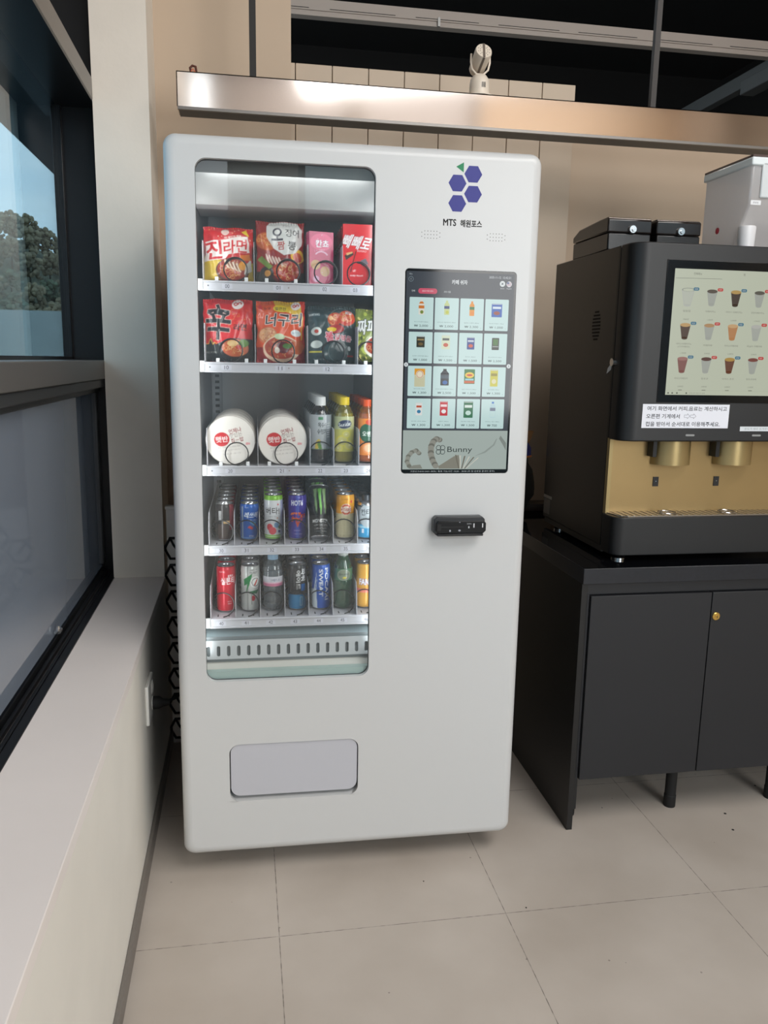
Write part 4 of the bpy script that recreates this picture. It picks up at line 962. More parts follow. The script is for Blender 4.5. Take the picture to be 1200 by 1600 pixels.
# 34 tall black can leaning back
h = .150; a = A0(h, (26, 27, 26), .0310)
for x, t in ((-.013, 0), (0, 1), (.013, 0)):
    a.poly([(x-.006, .136), (x+.005, .138), (x+.003, .112), (x+.005, .085), (x+.003, .064-.008*t), (x-.001, .088), (x-.003, .112)], (96, 170, 60) if t else (120, 150, 96))
a.text('MONSTER', .0, .044, .010, (206, 206, 204), w=.046, bold=.022); a.text('ENERGY ZERO ULTRA', .0, .032, .004, (170, 170, 168), w=.040); a.text('355ml NET', .0, .022, .004, (160, 160, 158), w=.034); a.text('vitamins · ginseng', .0, .014, .003, (150, 150, 148), w=.034)
mn = can('energy_drink_can', .0305, h, a, (26, 27, 26))
place(mn, .3875, .128, .9490, (-.42, 0, .0)); mn['label'] = 'tall black energy can with green claw marks tilted back in slot 34'
for k in range(1, 4):
    c = copy_tree(mn); place(c, .387, .128+.066*k+.02, .9490+.004*k, (-.35, 0, 0)); tag(c, 'black can leaning behind the tilted black can', None, 'black cans behind slot 34')
# 35 orange and cream
h = .128; a = A0(h, (206, 196, 158)); a.rect(-.09, .072, .09, h, (226, 156, 40))
for k in range(16):
    for j in range(12): a.rect(-.078+k*.010, .012+j*.005, -.0735+k*.010, .0135+j*.005, (186, 176, 136))
a.ell(0, .084, .0155, .0165, (226, 206, 190)); a.ring(0, .084, .0125, .005, (198, 84, 54), a0=.5, a1=PI-.5); a.ring(0, .084, .0125, .005, (198, 84, 54), a0=PI+.5, a1=2*PI-.5); a.text('VITA500', .0, .084, .008, (170, 50, 44), w=.032, bold=.022); a.text('VITAMIN DRINK', -.002, .113, .003, (120, 80, 30), w=.020); a.ell(.016, .106, .0035, .004, (216, 70, 50)); a.text('NATURAL VITAMIN', .0, .009, .003, (130, 120, 90), w=.036)
queue(can('vitamin_drink_can', R1, h, a, (206, 196, 158)), S1[6]-.0275, zc3, 6, 'orange and cream vitamin drink can with a red ring emblem in slot 35', 'orange topped can queued behind the front one', 'orange cans behind slot 35')
# 40 red
h = .133; a = A0(h, (196, 22, 44)); a.text('LOTTE', -.010, .116, .004, (226, 190, 196), w=.016); a.text('홍차의', .014, .104, .007, (240, 226, 226), w=.016, bold=.02); a.text('실론티', .007, .090, .020, (240, 232, 232), w=.042, bold=.014, rot=.06); a.rect(-.030, .086, -.026, .110, (206, 80, 90)); a.text('LEMON', .010, .030, .003, (240, 200, 200), w=.014); a.text('240ml', .010, .024, .004, (240, 200, 200), w=.012)
queue(can('tea_can', R1, h, a, (196, 22, 44), .0), S1[1]-.0275, zc4, 6, 'red tea can with white lettering in slot 40', 'red can queued behind the front red can', 'red cans behind slot 40')
# 41 white and green
a = A0(h, (196, 198, 194)); a.rect(-.010, 0, -.006, h, (150, 152, 150)); a.poly([(-.020, .092), (.006, .110), (.002, .090), (-.014, .048), (-.008, .080), (-.018, .074)], (24, 126, 66)); a.ell(.016, .084, .0165, .0165, (232, 234, 230)); a.ring(.016, .084, .0115, .003, (150, 150, 148)); a.poly([(.010, .076), (.020, .094), (.022, .088), (.014, .074)], (200, 60, 40))
a.text('THIRST', .010, .112, .006, (70, 70, 70), w=.024, bold=.014); a.text('QUENCHER', .010, .120, .004, (70, 70, 70), w=.024); a.poly([(-.004, .058), (.026, .062), (.020, .050), (-.002, .052)], (30, 110, 66)); a.ell(.008, .038, .006, .008, (196, 44, 60)); a.line([(.004, .02), (.004, .05)], .0012, (110, 110, 108))
queue(can('sports_drink_can', R1, h, a, (196, 198, 194)), S1[2]-.0275, zc4, 6, 'silver sports drink can with a green bolt in slot 41', 'silver and green can queued behind the front one', 'silver and green cans behind slot 41')
# 43 black and blue
a = A0(h, (44, 44, 46)); a.rect(-.09, 0, .09, .045, (34, 120, 168)); a.rect(-.023, .05, -.022, .115, (110, 110, 112)); a.text('에이드', .001, .088, .013, (216, 216, 216), w=.056, bold=.022, rot=-PI/2); a.text('파워', .016, .103, .014, (222, 222, 222), w=.036, bold=.022, rot=-PI/2); a.rect(.010, .056, .024, .076, (30, 110, 190)); a.rr(.006, .012, .014, .040, .003, (140, 180, 200)); a.rr(.008, .014, .012, .038, .002, (34, 120, 168)); a.rect(-.010, .07, -.0085, .11, (120, 120, 122))
queue(can('sports_drink_can', R1, h, a, (44, 44, 46)), S1[4]-.0285, zc4, 5, 'black drink can with a blue lower band in slot 43', 'black and blue can queued behind the front one', 'black and blue cans behind slot 43')
# 44 blue and white
a = A0(h, (26, 84, 176)); a.poly([(-.09, 0), (-.012, 0), (-.016, .060), (-.012, .100), (-.018, .060), (-.09, .05)], (214, 226, 232)); a.poly([(-.026, .0), (-.012, .0), (-.020, .055), (-.014, .115), (-.024, .06)], (220, 230, 236))
a.text('POCARI', .0155, .074, .0105, (236, 240, 244), w=.094, bold=.018, rot=-PI/2); a.text('SWEAT', -.002, .078, .0115, (236, 240, 244), w=.080, bold=.018, rot=-PI/2)
queue(can('sports_drink_can', R1, h, a, (26, 84, 176)), S1[5]-.0285, zc4, 5, 'blue and white sports drink can with upright running lettering in slot 44', 'blue can queued behind the front blue and white one', 'blue and white cans behind slot 44')
# 46 orange soda
a = A0(h, (216, 160, 60)); a.rect(-.09, .046, .09, .058, (232, 130, 110)); a.text('FANTA', .004, .078, .018, (236, 236, 240), w=.052, bold=.026, out=(120, 80, 120), outw=.0012)
queue(can('soda_can', R1, h, a, (216, 160, 60)), .5215, zc4, 5, 'orange soda can cut off by the window edge in slot 46', 'orange can queued behind the front orange soda can', 'orange soda cans behind slot 46')
# bottles
def bottle(name, prof, cmat, cap_r, cap_z, cap_h, capm, lab=None, liquid=None, fill=0):
    r_ = empty(name, (0, 0, 0), 'x', 'bottle')
    link('bottle_wall', mesh('bottle_wall', MB().lathe(prof, 40, cap=False), cmat, 60), r_)
    if liquid:
        lp = [(max(p[0]-.0012, .0005), p[1]+.0008) for p in prof if p[1] < fill]; lp.append((.0005, lp[-1][1]))
        link('drink', mesh('drink', MB().lathe(lp, 32, cap=False), liquid, 60), r_)
    cp = MB().lathe([(cap_r, cap_z), (cap_r, cap_z+cap_h-.001), (cap_r-.001, cap_z+cap_h), (.0003, cap_z+cap_h)], 30, cap=False)
    link('cap', mesh('cap', cp, capm, 40), r_)
    if lab:
        R_, z0, z1, art, bg_ = lab; link('label', mesh('label', cyl_part(R_, z0, z1, art, bg_, 0), PRINT, 60), r_)
    return r_
CLEAR = clear_mat('clear_plastic', (226, 232, 234), 3.0, 1.45, .05, haze=.10, hazecol=(200, 210, 214))
GREENP = clear_mat('green_plastic', (120, 176, 138), 3.0, 1.45, .05, haze=.30, hazecol=(60, 120, 80))
# 22 corn tea
prof = [(.0005, .0), (.024, 0), (.0295, .004), (.0300, .012), (.0285, .020), (.0300, .024), (.0300, .118), (.0290, .130), (.020, .148), (.0135, .156), (.0125, .168)]
a = Art(); Rl = .0304; a.rect(-.1, .036, .1, .132, (176, 180, 182)); a.rect(.014, .036, .1, .132, (130, 136, 140)); a.rect(-.008, .118, .006, .126, (70, 130, 90))
a.text('옥수수', .004, .104, .013, (60, 66, 64), w=.026, bold=.02); a.text('수염차', .003, .086, .014, (60, 66, 64), w=.028, bold=.02); a.text('몸에 좋은 한끼', .022, .108, .004, (220, 220, 220), w=.012)
for k in range(6): a.rect(.017, .070+k*.006, .027, .072+k*.006, (200, 202, 204))
a.ell(-.010, .050, .007, .016, (206, 180, 70), rot=-.3); a.ell(-.004, .046, .005, .014, (96, 140, 60), rot=.3); a.rect(-.1, .036, .1, .038, (90, 120, 80))
tea = bottle('tea_bottle', prof, clear_mat('tea_plastic', (200, 190, 186), 3, 1.45, .05), .0145, .156, .024, mat('cap_silver_white', (214, 214, 212), .4), (Rl, .036, .132, a, (176, 180, 182)), mat('dark_tea', (58, 30, 26), .25), .135)
queue(tea, .3895, 1.1635, 6, 'brown tea bottle with silver grey label and white cap in slot 22', 'tea bottle with white cap queued behind the front one', 'tea bottles behind slot 22', cat='bottle')
# 23 lemon drink
a = Art(); a.rect(-.1, .030, .1, .125, (190, 186, 90)); a.rect(-.1, .092, .1, .128, (186, 190, 140)); a.ell(0, .106, .0205, .0120, (40, 52, 84), rot=.12); a.text('Sunkist', .0, .106, .010, (226, 230, 226), w=.036, bold=.014, rot=.12)
for x, z, r_ in ((-.008, .060, .018), (.014, .048, .016), (-.020, .040, .014), (.004, .078, .012)): a.ell(x, z, r_, r_*.85, (216, 206, 70)); a.ell(x, z, r_*.8, r_*.66, (206, 200, 120)); a.ell(x, z, r_*.2, r_*.16, (230, 226, 180))
prof2 = [(.0005, .0), (.022, 0), (.0275, .004), (.0280, .012), (.0280, .120), (.0265, .134), (.019, .150), (.0130, .158), (.0125, .168)]
lem = bottle('juice_bottle', prof2, clear_mat('lemon_plastic', (214, 208, 130), 3, 1.45, .05, haze=.2, hazecol=(190, 180, 70)), .0150, .158, .022, mat('cap_yellow', (226, 196, 30), .4), (.0284, .030, .127, a, (190, 186, 90)), mat('lemon_drink', (186, 176, 60), .25), .145)
queue(lem, .4555, 1.1635, 6, 'yellow lemon drink bottle with a dark oval emblem in slot 23', 'yellow capped bottle queued behind the front lemon drink', 'lemon drink bottles behind slot 23', cat='bottle')
# 24 orange juice
a = Art(); a.rect(-.1, .020, .1, .120, (222, 130, 50)); a.ell(-.004, .082, .026, .026, (30, 84, 58)); a.text('오렌지', .0, .080, .014, (226, 230, 220), w=.038, bold=.014); a.ell(.004, .112, .014, .008, (206, 70, 40)); a.ell(.0, .040, .018, .016, (232, 150, 90)); a.ell(.0, .040, .013, .011, (236, 190, 150))
orj = bottle('juice_bottle', prof2, clear_mat('orange_plastic', (226, 170, 90), 3, 1.45, .05, haze=.3, hazecol=(206, 120, 40)), .0150, .152, .022, mat('cap_orange', (226, 84, 30), .4), (.0284, .020, .122, a, (222, 130, 50)), mat('orange_drink', (206, 130, 50), .25), .140)
queue(orj, .5225, 1.1635, 6, 'orange juice bottle with orange cap cut off by the window edge in slot 24', 'orange capped bottle queued behind the front orange juice', 'orange juice bottles behind slot 24', cat='bottle')
# 36 can shaped coffee bottle
h = .112; a = A0(h, (120, 128, 134), .0280); a.rect(-.1, 0, .1, .040, (30, 150, 200)); a.rect(-.1, .030, .1, .036, (150, 200, 220)); a.rect(-.1, .09, .1, h, (60, 64, 70)); a.ell(.0, .066, .027, .034, (176, 184, 188)); a.text('칸타', -.006, .076, .018, (40, 46, 52), w=.030, bold=.018, rot=.08); a.rect(.004, .050, .007, .066, (80, 86, 92)); a.rect(-.018, .016, -.012, .028, (220, 226, 230))
kan = bottle('coffee_bottle', [(.0005, .0), (.024, .0), (.0275, .003), (.0275, .003)], SILVER, .0150, .108, .016, mat('cap_dark_grey', (70, 72, 76), .3, .6), (.0278, .003, .095, a, (120, 128, 134)))
link('shoulder', mesh('shoulder', MB().lathe([(.0278, .095), (.026, .102), (.018, .106), (.015, .108)], 36, cap=False), SILVER, 60), kan)
queue(kan, .5235, zc3, 6, 'grey and blue aluminium coffee bottle cut off by the window edge in slot 36', 'aluminium coffee bottle queued behind the front one', 'aluminium bottles behind slot 36', cat='bottle')
# 42 water
profw = [(.0005, .0), (.022, 0), (.0270, .004), (.0275, .010), (.0265, .016), (.0278, .022), (.0265, .029), (.0278, .036), (.0265, .043), (.0278, .050), (.0265, .058), (.0280, .066), (.0280, .104), (.0270, .108), (.0278, .118), (.0230, .135), (.0130, .147), (.0125, .156)]
a = Art(); a.rect(-.1, .072, .1, .100, (200, 200, 206)); a.rect(-.1, .072, .1, .080, (206, 120, 150)); a.rect(-.1, .080, .1, .083, (226, 180, 196)); a.text('아이시스', .006, .090, .008, (90, 96, 130), w=.028, bold=.014)
wat = bottle('water_bottle', profw, CLEAR, .0150, .146, .020, mat('cap_blue', (150, 186, 214), .4), (.0283, .072, .100, a, (200, 200, 206)))
queue(wat, .2555, zc4, 6, 'clear water bottle with pink label and pale blue cap in slot 42', 'clear water bottle queued behind the front one', 'water bottles behind slot 42', cat='bottle')
# 45 green soda
a = Art(); a.rect(-.1, .082, .1, .118, (60, 110, 80)); a.ell(0, .100, .020, .0165, (150, 156, 140)); a.ell(0, .100, .018, .0145, (120, 130, 110)); a.text('칠성사이다', .0, .102, .007, (40, 60, 50), w=.030, bold=.014); a.ell(.002, .092, .006, .003, (206, 190, 60))
profg = [(.0005, .0), (.020, 0), (.0260, .005), (.0275, .014), (.0265, .030), (.0275, .060), (.0275, .080), (.0265, .084), (.0265, .118), (.0240, .128), (.0170, .146), (.0130, .156), (.0125, .164)]
grn = bottle('soda_bottle', profg, GREENP, .0150, .154, .018, mat('cap_pale', (196, 202, 196), .4), (.0270, .084, .118, a, (60, 110, 80)))
queue(grn, .4565, zc4, 4, 'green plastic soda bottle with oval label in slot 45', 'green bottle queued behind the front soda bottle', 'green soda bottles behind slot 45', cat='bottle')

# ================================================================== COUNTER CABINET
cb_ = empty('counter_cabinet', (1.471, -.056, 0), 'black laminate counter cabinet standing beside the vending machine', 'cabinet')
def lc(name, mb, mt, par=None, off=(1.471, -.056, 0), **k):
    mb.v = [(p[0]-off[0], p[1]-off[1], p[2]-off[2]) for p in mb.v]
    return ob(name, mb, mt, par or cb_, **k)
X9 = 3.3
lc('carcass', MB().box(1.49, X9, -.030, .60, .172, .805), CAB_BLACK)
lc('side_panel', MB().box(1.471, 1.490, -.046, .78, 0, .806), mat('black_side_laminate', (16, 15, 15), .45), bevel=.001)
lc('top_rail', MB().box(1.490, X9, -.044, -.028, .770, .806), CAB_BLACK)
lc('filler_strip', MB().box(1.490, 1.4965, -.046, -.028, .172, .77), CAB_BLACK)
for k, (xa, xb) in enumerate(((1.4985, 1.8905), (1.8935, 2.288), (2.291, 2.685), (2.688, 3.08))):
    dr = lc('door', MB().box(xa, xb, -.056, -.038, .175, .7665), CAB_BLACK, bevel=.0012)
    if k == 1:
        lc('door_lock', MB().lathe([(.0105, -.0615), (.0125, -.060), (.0125, -.056)], 24, (1.909, 0, .691), ax='y').lathe([(.007, -.0625), (.007, -.0615)], 20, (1.911, 0, .690), ax='y'), mat('brass_lock', (214, 176, 96), .25, .9), dr)
        lc('keyhole', MB().box(1.9098, 1.9112, -.0632, -.0624, .686, .694), INK, dr)
for x in (1.515, 1.872, 2.243, 2.62):
    for y in (.045, .50):
        lc('leg', MB().lathe([(.019, 0), (.0195, .004), (.0195, .04), (.018, .042), (.018, .173)], 20, (x, y, 0)), RUBBER)
lc('side_hinge_block', MB().box(1.490, 1.506, -.03, -.008, .06, .172), BLACK_PLASTIC, bevel=.002)
wt = MB().box(1.466, X9, -.064, .86, .806, .854)
wto = ob('worktop', wt, [TOP_BLACK], bevel=.0015); tag(wto, 'polished black speckled worktop lying over the counter cabinet', 'worktop')
wto.data.materials.append(EDGE_BLACK)
for p in wto.data.polygons:
    if abs(p.normal.z) < .5: p.material_index = 1
tag(ob('back_ledge', MB().box(1.466, X9, .84, .93, .855, .885), mat('brown_ledge', (58, 44, 38), .25), bevel=.002), 'low dark brown ledge behind the worktop', 'ledge')
# hanging black bag seen in the gap
hb = empty('bag', (1.55, .78, .886), 'dark bag with brown paper top and blue band in the gap behind the machine', 'bag')
bag = []
for k in range(9):
    z = k/8*.20; bag.append((.040+.010*math.sin(z*22)+(.012 if .03 < z < .17 else 0), z))
bag.append((.030, .215)); bag.append((.003, .218))
ob('bag_body', MB().lathe(bag, 20, mi=0), mat('black_fabric', (24, 22, 18), .9, bump=.4), hb)
ob('blue_band', MB().lathe([(.043, .205), (.042, .235), (.030, .255), (.002, .258)], 20), mat('blue_fabric', (28, 40, 120), .7), hb)
ob('orange_trim', MB().lathe([(.045, .200), (.046, .205), (.043, .207)], 24, cap=False), mat('orange_trim', (200, 120, 60), .6), hb)
ob('paper_top', MB().prism([(-.03, .24), (.030, .25), (.048, .30), (.010, .302), (-.03, .295)], -.012, .012, 'y'), mat('brown_paper', (150, 108, 66), .8), hb)

# ================================================================== COFFEE MACHINE
cf = empty('coffee_machine', (1.585, 0, .854), 'large black coffee machine with gold drinks bay and touch display', 'coffee machine')
off = (1.585, 0, .854)
def cm(name, mb, mt, par=None, **k):
    mb.v = [(p[0]-off[0], p[1]-off[1], p[2]-off[2]) for p in mb.v]
    return ob(name, mb, mt, par or cf, **k)
CX1 = 2.30
cm('body', MB().box(1.587, CX1, .098, .60, .885, 1.790), BLACK_SIDE, bevel=.003)
def door_outline(y0, y1, xa, xb, r=.05, seg=8):
    o = [(xb, y1), (xa, y1)]
    for i in range(seg+1):
        t = PI+PI/2*i/seg; o.append((xa+r+r*math.cos(t), y0+r+r*math.sin(t)))
    o.append((xb, y0)); return o
cm('front_door', MB().prism(door_outline(0, .088, 1.585, CX1), 1.222, 1.790, 'z'), BLACK_MATTE, bevel=.004, smooth=30)
tray = cm('drip_tray_base', MB().prism(door_outline(0, .088, 1.583, CX1, .035), .874, .992, 'z'), BLACK_MATTE, bevel=.003, smooth=30)
cm('side_skirt', MB().box(1.587, 1.60, .088, .58, .868, .886), BLACK_SIDE)
gp = MB().box(1.598, CX1, .0865, .0975, .990, 1.235)
cm('gold_panel', gp, GOLD, label='brushed gold back panel')
cm('gold_panel_edge', MB().box(1.588, 1.599, .080, .098, .990, 1.225), GOLD_SATIN, label='gold side strip')
cm('drip_grate', MB().prism([(1.592, .086), (1.605, .030), (1.63, .010), (CX1, .010), (CX1, .086)], .9915, .9945, 'z'), mat('steel_grate', (170, 160, 150), .3, .8))
rb = MB()
for k in range(34): rb.box(1.61+k*.02, 1.613+k*.02, .014, .084, .9945, .9965)
cm('grate_bars', rb, CHROME)
for x in (1.79, 1.999):
    sp = MB(); R_ = .0625; n = 20; vs = []
    for i in range(n+1):
        t = PI+PI*i/n; vs.append((x+R_*math.cos(t), .086+.058*math.sin(t)))
    inner = [(x+(R_-.002)*math.cos(PI+PI*i/n), .086+.056*math.sin(PI+PI*i/n)) for i in range(n, -1, -1)]
    sp.prism(vs+inner, 1.145, 1.2225, 'z')
    so = cm('spout_cover', sp, GOLD_SATIN, smooth=30, label='curved gold spout cover')
    cm('spout_seam', MB().box(x-R_-.012, x-R_, .05, .0865, 1.170, 1.2225), BLACK_PLASTIC, so)
    cm('nozzle', MB().lathe([(.010, 1.16), (.012, 1.19), (.012, 1.222)], 16, (x, .06, 0)), BLACK_PLASTIC, so)
for x in (1.751, 1.957):
    sn = cm('cup_sensor', MB().box(x-.009, x+.009, .0840, .0866, 1.074, 1.104), INK)
    cm('sensor_lens', MB().lathe([(.002, .0832), (.002, .0840)], 10, (x, 0, 1.09), ax='y'), CHROME, sn)
for x in (1.777, 1.981):
    cm('cup_ring', MB().tube([(x+.032*math.cos(t*PI/12), .050+.026*math.sin(t*PI/12), .998) for t in range(24)], .0015, 6, closed=True), CHROME)
for x in (1.803, 2.022): cm('indicator_light', MB().prism(rrect(x-.0145, 1.2385, x+.0145, 1.2440, .0025, 4), -.0012, .001, 'y'), mat('indicator_grey', (140, 142, 142), .4))
cm('seam', MB().box(1.5845, 2.25, .088, .0985, 1.225, 1.783), INK)
for y, x, mt_ in ((.085, 1.583, CHROME),):
    cm('side_lock', MB().lathe([(.012, -.006), (.012, .004)], 18, (x, y, 1.452), ax='x'), CHROME)
cm('lock_tag', MB().prism([(.098, 1.452), (.125, 1.434), (.131, 1.418), (.104, 1.430)], 1.5850, 1.5862, 'x'), mat('tag_white', (214, 214, 214), .5))
vg = MB()
for k in range(9):
    hw = .030*math.sqrt(max(.15, 1-((k-4)/4.6)**2)); vg.box(1.5862, 1.5872, .232-hw, .232+hw, 1.520+k*.0105, 1.5255+k*.0105)
cm('side_vent', vg, mat('vent_black', (3, 3, 4), .9))
for (x, y) in ((1.625, .047), (1.610, .484), (2.26, .047), (2.26, .484)):
    cm('foot', MB().lathe([(.022, .8545), (.022, .860), (.017, .863), (.011, .868), (.008, .870), (.008, .886)], 24, (x, y, 0), mi=0), CHROME)
cm('rating_plate', MB().box(1.5858, 1.5870, .535, .590, .900, .955), mat('plate_white', (120, 116, 110), .5))
cm('rating_label', MB().box(1.5855, 1.5870, .520, .596, .958, .968), mat('label_pale', (176, 172, 164), .5))
# display
cm('display_bezel', MB().box(1.686, 2.27, -.0022, .002, 1.338, 1.744), mat('bezel_black', (12, 12, 13), .12), bevel=.001)
a = Art(); a.rect(1.711, 1.3605, 2.26, 1.7195, (206, 212, 190), 0)
a.text('전체메뉴', 1.783, 1.7065, .0070, (110, 112, 100), w=.026, lv=1); a.text('핫', 1.930, 1.7085, .0070, (110, 112, 100), lv=1); a.line([(1.714, 1.6930), (1.860, 1.6945)], .0010, (120, 124, 112), 1)
cupc = [((196, 200, 190), (150, 154, 146)), ((178, 182, 172), (90, 78, 66)), ((70, 54, 42), (196, 160, 90)), ((178, 182, 172), (96, 92, 80)),
        ((84, 62, 48), (206, 168, 110)), ((178, 182, 172), (190, 150, 104)), ((196, 140, 90), (216, 176, 126)), ((182, 186, 176), (196, 196, 188)),
        ((140, 92, 84), (170, 120, 112)), ((178, 182, 172), (96, 60, 50)), ((110, 66, 44), (190, 150, 70)), ((178, 182, 172), (130, 70, 60))]
mn_ = ['얼음컵', '아메리카노', '아이스 아메리카노', '연한아메리카노', '아이스아메리카노\n(디카페인)', '카페라떼', '아이스카페라떼', '바닐라 카페라떼', '아이스카페모카', '핫초코', '아이스 초코', '핫초코라떼']
pr_ = ['700원', '1,500원', '1,500원', '1,700원', '1,700원', '2,000원', '2,000원', '2,300원', '2,000원', '2,000원', '2,000원', '2,300원']
for r_ in range(3):
    for c_ in range(4):
        k = r_*4+c_; x = 1.757+c_*.0758; z = 1.642-r_*.0965
        bc, tp = cupc[k]; W_ = .0165 if k else .020; H_ = .021 if k else .024
        a.poly([(x-W_*.55, z-H_), (x+W_*.55, z-H_), (x+W_, z+H_*.8), (x-W_, z+H_*.8)], bc, 1); a.ell(x, z-H_, W_*.55, .004, bc, 1); a.ell(x, z+H_*.8, W_, .0055, tp, 2)
        if k == 0: a.ell(x, z+H_*.8, W_*.85, .004, (206, 212, 190), 3); a.poly([(x-W_*.45, z-H_*.9), (x+W_*.45, z-H_*.9), (x+W_*.85, z+H_*.7), (x-W_*.85, z+H_*.7)], (200, 205, 190), 2)
        hot = c_ % 2 == 1
        a.rr(x+.016, z+.0175, x+.034, z+.0265, .0040, (206, 70, 62) if hot else (62, 124, 150), 3); a.text('HOT' if hot else 'ICE', x+.025, z+.022, .0038, (240, 226, 220), w=.009, lv=4)
        nm_ = mn_[k].split('\n')
        for q, t_ in enumerate(nm_): a.text(t_, x, z-.040-q*.0085+.003*(len(nm_)-1), .0056, (130, 132, 120), w=.0050*len(t_)+.008, lv=1)
        a.text(pr_[k], x, z-.0635, .0048, (140, 142, 128), w=.018, lv=1)
for c_ in range(4): a.rect(1.757+c_*.0758-.006, 1.3745, 1.757+c_*.0758+.006, 1.3758, (70, 62, 52), 1)
a.rect(1.711, 1.3735, 2.26, 1.3740, (186, 190, 172), 1)
for x in (1.720, 1.733, 1.748, 1.778): a.ell(x, 1.3660, .0025, .0025, (92, 94, 84), 1)
a.text('주문내역 확인 후 결제', 1.812, 1.3660, .0045, (150, 152, 138), w=.05, lv=1)
cm('display', a.build(lambda x, y, q: (x, -.0023-q, y), eps=.0001), SCREEN_WARM, smooth=0)
a = Art(); a.rect(1.6445, 1.2625, 1.9240, 1.3330, (222, 224, 232), 0)
K = (40, 42, 52)
for t_, z, x0_, w_ in (('여기 화면에서 커피,음료는 계산하시고', 1.3200, 1.659, .257), ('오른편 기계에서', 1.2975, 1.6575, .107), ('컵을 받아서 순서대로 이용해주세요.', 1.2745, 1.6570, .240)): a.text(t_, x0_+w_/2, z, .0138, K, w=w_, bold=.012, lv=1)
for x in (1.779, 1.799):
    P = [(x, 1.2945), (x+.010, 1.2945), (x+.010, 1.2905), (x+.018, 1.2980), (x+.010, 1.3055), (x+.010, 1.3015), (x, 1.3015), (x, 1.2945)]
    a.line(P, .0010, (120, 124, 136), 1)
cm('paper_notice', a.build(lambda x, y, q: (x, -.0006-q, y)), PRINT_FLAT, smooth=0, label='white paper notice with three handwritten lines')
a = Art(); a.rect(1.965, 1.2540, 2.12, 1.2680, (206, 212, 216), 0); a.text('온도가 매우 뜨거우니 조심하세요', 2.045, 1.2610, .0070, (130, 136, 142), w=.13, lv=1)
cm('paper_strip', a.build(lambda x, y, q: (x, -.0006-q, y)), PRINT_FLAT, smooth=0)
# bean hoppers
for (xa, xb, ya, yb) in ((1.592, 1.732, .20, .47), (1.752, 1.897, .20, .47)):
    hb_ = cm('bean_hopper', MB().prism([(xa, ya+.0), (xb, ya), (xb, yb), (xa, yb)], 1.790, 1.842, 'z'), mat('hopper_black', (18, 18, 20), .25), bevel=.004)
    cm('lid', MB().prism([(ya, 1.843), (yb, 1.843), (yb, 1.862), (yb-.05, 1.880), (ya+.06, 1.888), (ya+.01, 1.888), (ya, 1.882)], xa-.002, xb+.002, 'x'), mat('lid_smoked', (34, 28, 26), .12), hb_, bevel=.004)
    lx = xa+.076
    cm('lid_lock', MB().lathe([(.011, ya-.010), (.0125, ya-.006), (.0125, ya)], 20, (lx, 0, 1.853), ax='y').lathe([(.006, ya-.014), (.006, ya-.010)], 16, (lx+.002, 0, 1.852), ax='y'), CHROME, hb_)
# clear canister
pl = bpy.data.materials.new('canister_plastic'); pl.use_nodes = True; t = pl.node_tree; t.nodes.clear()
n1, n2, n3 = N(t, 'ShaderNodeBsdfDiffuse'), N(t, 'ShaderNodeBsdfTranslucent'), N(t, 'ShaderNodeBsdfTransparent')
n1.inputs[0].default_value = n2.inputs[0].default_value = (.86, .86, .88, 1); n3.inputs[0].default_value = (.95, .95, .96, 1)
g_ = N(t, 'ShaderNodeBsdfGlossy'); g_.inputs['Roughness'].default_value = .15
m1, m2, m3, o_ = N(t, 'ShaderNodeMixShader'), N(t, 'ShaderNodeMixShader'), N(t, 'ShaderNodeMixShader'), N(t, 'ShaderNodeOutputMaterial')
m1.inputs[0].default_value = .55; m2.inputs[0].default_value = .28; m3.inputs[0].default_value = .06
t.links.new(n1.outputs[0], m1.inputs[1]); t.links.new(n2.outputs[0], m1.inputs[2]); t.links.new(m1.outputs[0], m2.inputs[1]); t.links.new(n3.outputs[0], m2.inputs[2])
t.links.new(m2.outputs[0], m3.inputs[1]); t.links.new(g_.outputs[0], m3.inputs[2]); t.links.new(m3.outputs[0], o_.inputs[0])
ic = MB(); prof_c = [(.105, 2.045), (.105, 1.925), (.150, 1.848), (.165, 1.800), (.330, 1.800), (.355, 1.830), (.355, 2.045)]
ic.prism(prof_c, 1.992, 2.18, 'x')
ico = cm('powder_canister', ic, pl, bevel=.006)
cm('rim', MB().box(1.986, 2.186, .098, .362, 2.036, 2.060), mat('rim_plastic', (222, 230, 232), .25), ico, bevel=.004)
cm('lid', MB().box(1.988, 2.184, .10, .36, 2.060, 2.066), mat('lid_brown', (84, 70, 66), .3), ico)
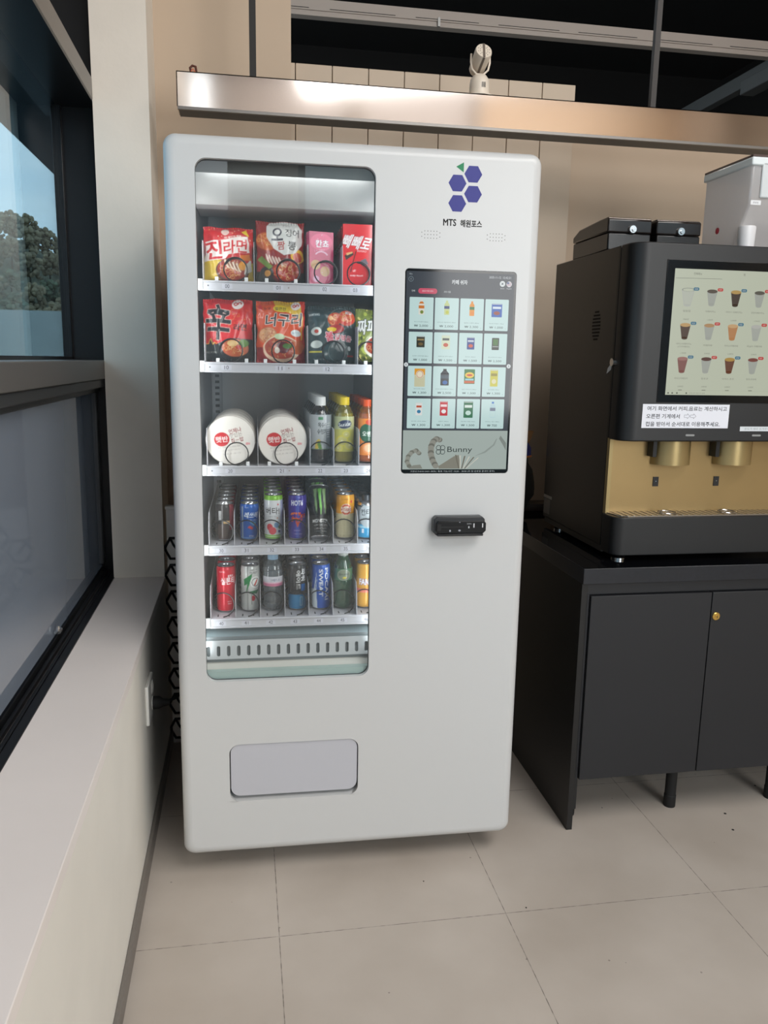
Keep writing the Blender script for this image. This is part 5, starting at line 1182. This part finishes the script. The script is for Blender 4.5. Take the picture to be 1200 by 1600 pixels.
cm('spout', MB().lathe([(.024, 1.79), (.026, 1.862), (.024, 1.866)], 28, (2.008, .128, 0)), mat('spout_white', (216, 216, 218), .35), ico)
cm('shaft_cap', MB().lathe([(.010, 1.9900), (.010, 1.9915)], 20, (0, .262, 1.872), ax='x').lathe([(.004, 1.9885), (.004, 1.9900)], 14, (0, .264, 1.872), ax='x'), mat('red_plastic', (190, 40, 66), .35), ico)
a = Art(); a.rect(1.996, 1.925, 2.03, 1.938, (222, 224, 226), 0); a.text('연유맛', 2.013, 1.9315, .006, (90, 92, 96), w=.018, lv=1)
cm('canister_label', a.build(lambda x, y, q: (x, .1045-q, y)), PRINT_FLAT, ico, smooth=0)
cm('hinge', MB().box(2.022, 2.060, .098, .105, 1.945, 2.045), mat('clear_tab', (206, 212, 214), .2), ico, bevel=.004)

# ================================================================== LATTICE BOX, SPECKS
lt_ = empty('lattice_screen', (.205, .72, 0), 'narrow white screen with a black hexagon lattice behind the vending machine', 'screen')
o = ob('panel', MB().box(.0, .30, .0, .03, .0, .905), mat('screen_white', (232, 230, 226), .6), lt_, bevel=.003)
hxg = MB()
for k in range(9):
    for j in range(4):
        cx, cz = .032+j*.075, .06+k*.10+(.05 if j % 2 else 0)
        if cz > .86: continue
        hxg.tube([(cx+.040*math.cos(PI/3*i), -.002, cz+.044*math.sin(PI/3*i)) for i in range(6)], .0055, 6, closed=True)
        hxg.tube([(cx-.02, -.002, cz+.038), (cx-.008, -.002, cz+.012), (cx+.008, -.002, cz-.012)], .0045, 5)
ob('hexagon_lattice', hxg, RUBBER, lt_)
ob('top_cap', MB().box(-.002, .05, -.004, .034, .905, .915), mat('cap_white2', (226, 226, 222), .4), lt_)
for i, (x, y, r_) in enumerate(((2.03, -.03, .0045), (2.0, -.12, .0045), (2.24, .12, .004), (1.64, .06, .002), (.97, -.23, .002), (1.22, -.38, .0025))):
    tag(ob('debris', MB().lathe([(.0004, .0), (r_, .0002), (r_*.8, .0012), (.0004, .0016)], 8, (0, 0, 0)), INK, loc=(x, y, 0)), 'tiny dark crumb lying on the grey floor tiles', 'crumb', 'crumbs on the floor')
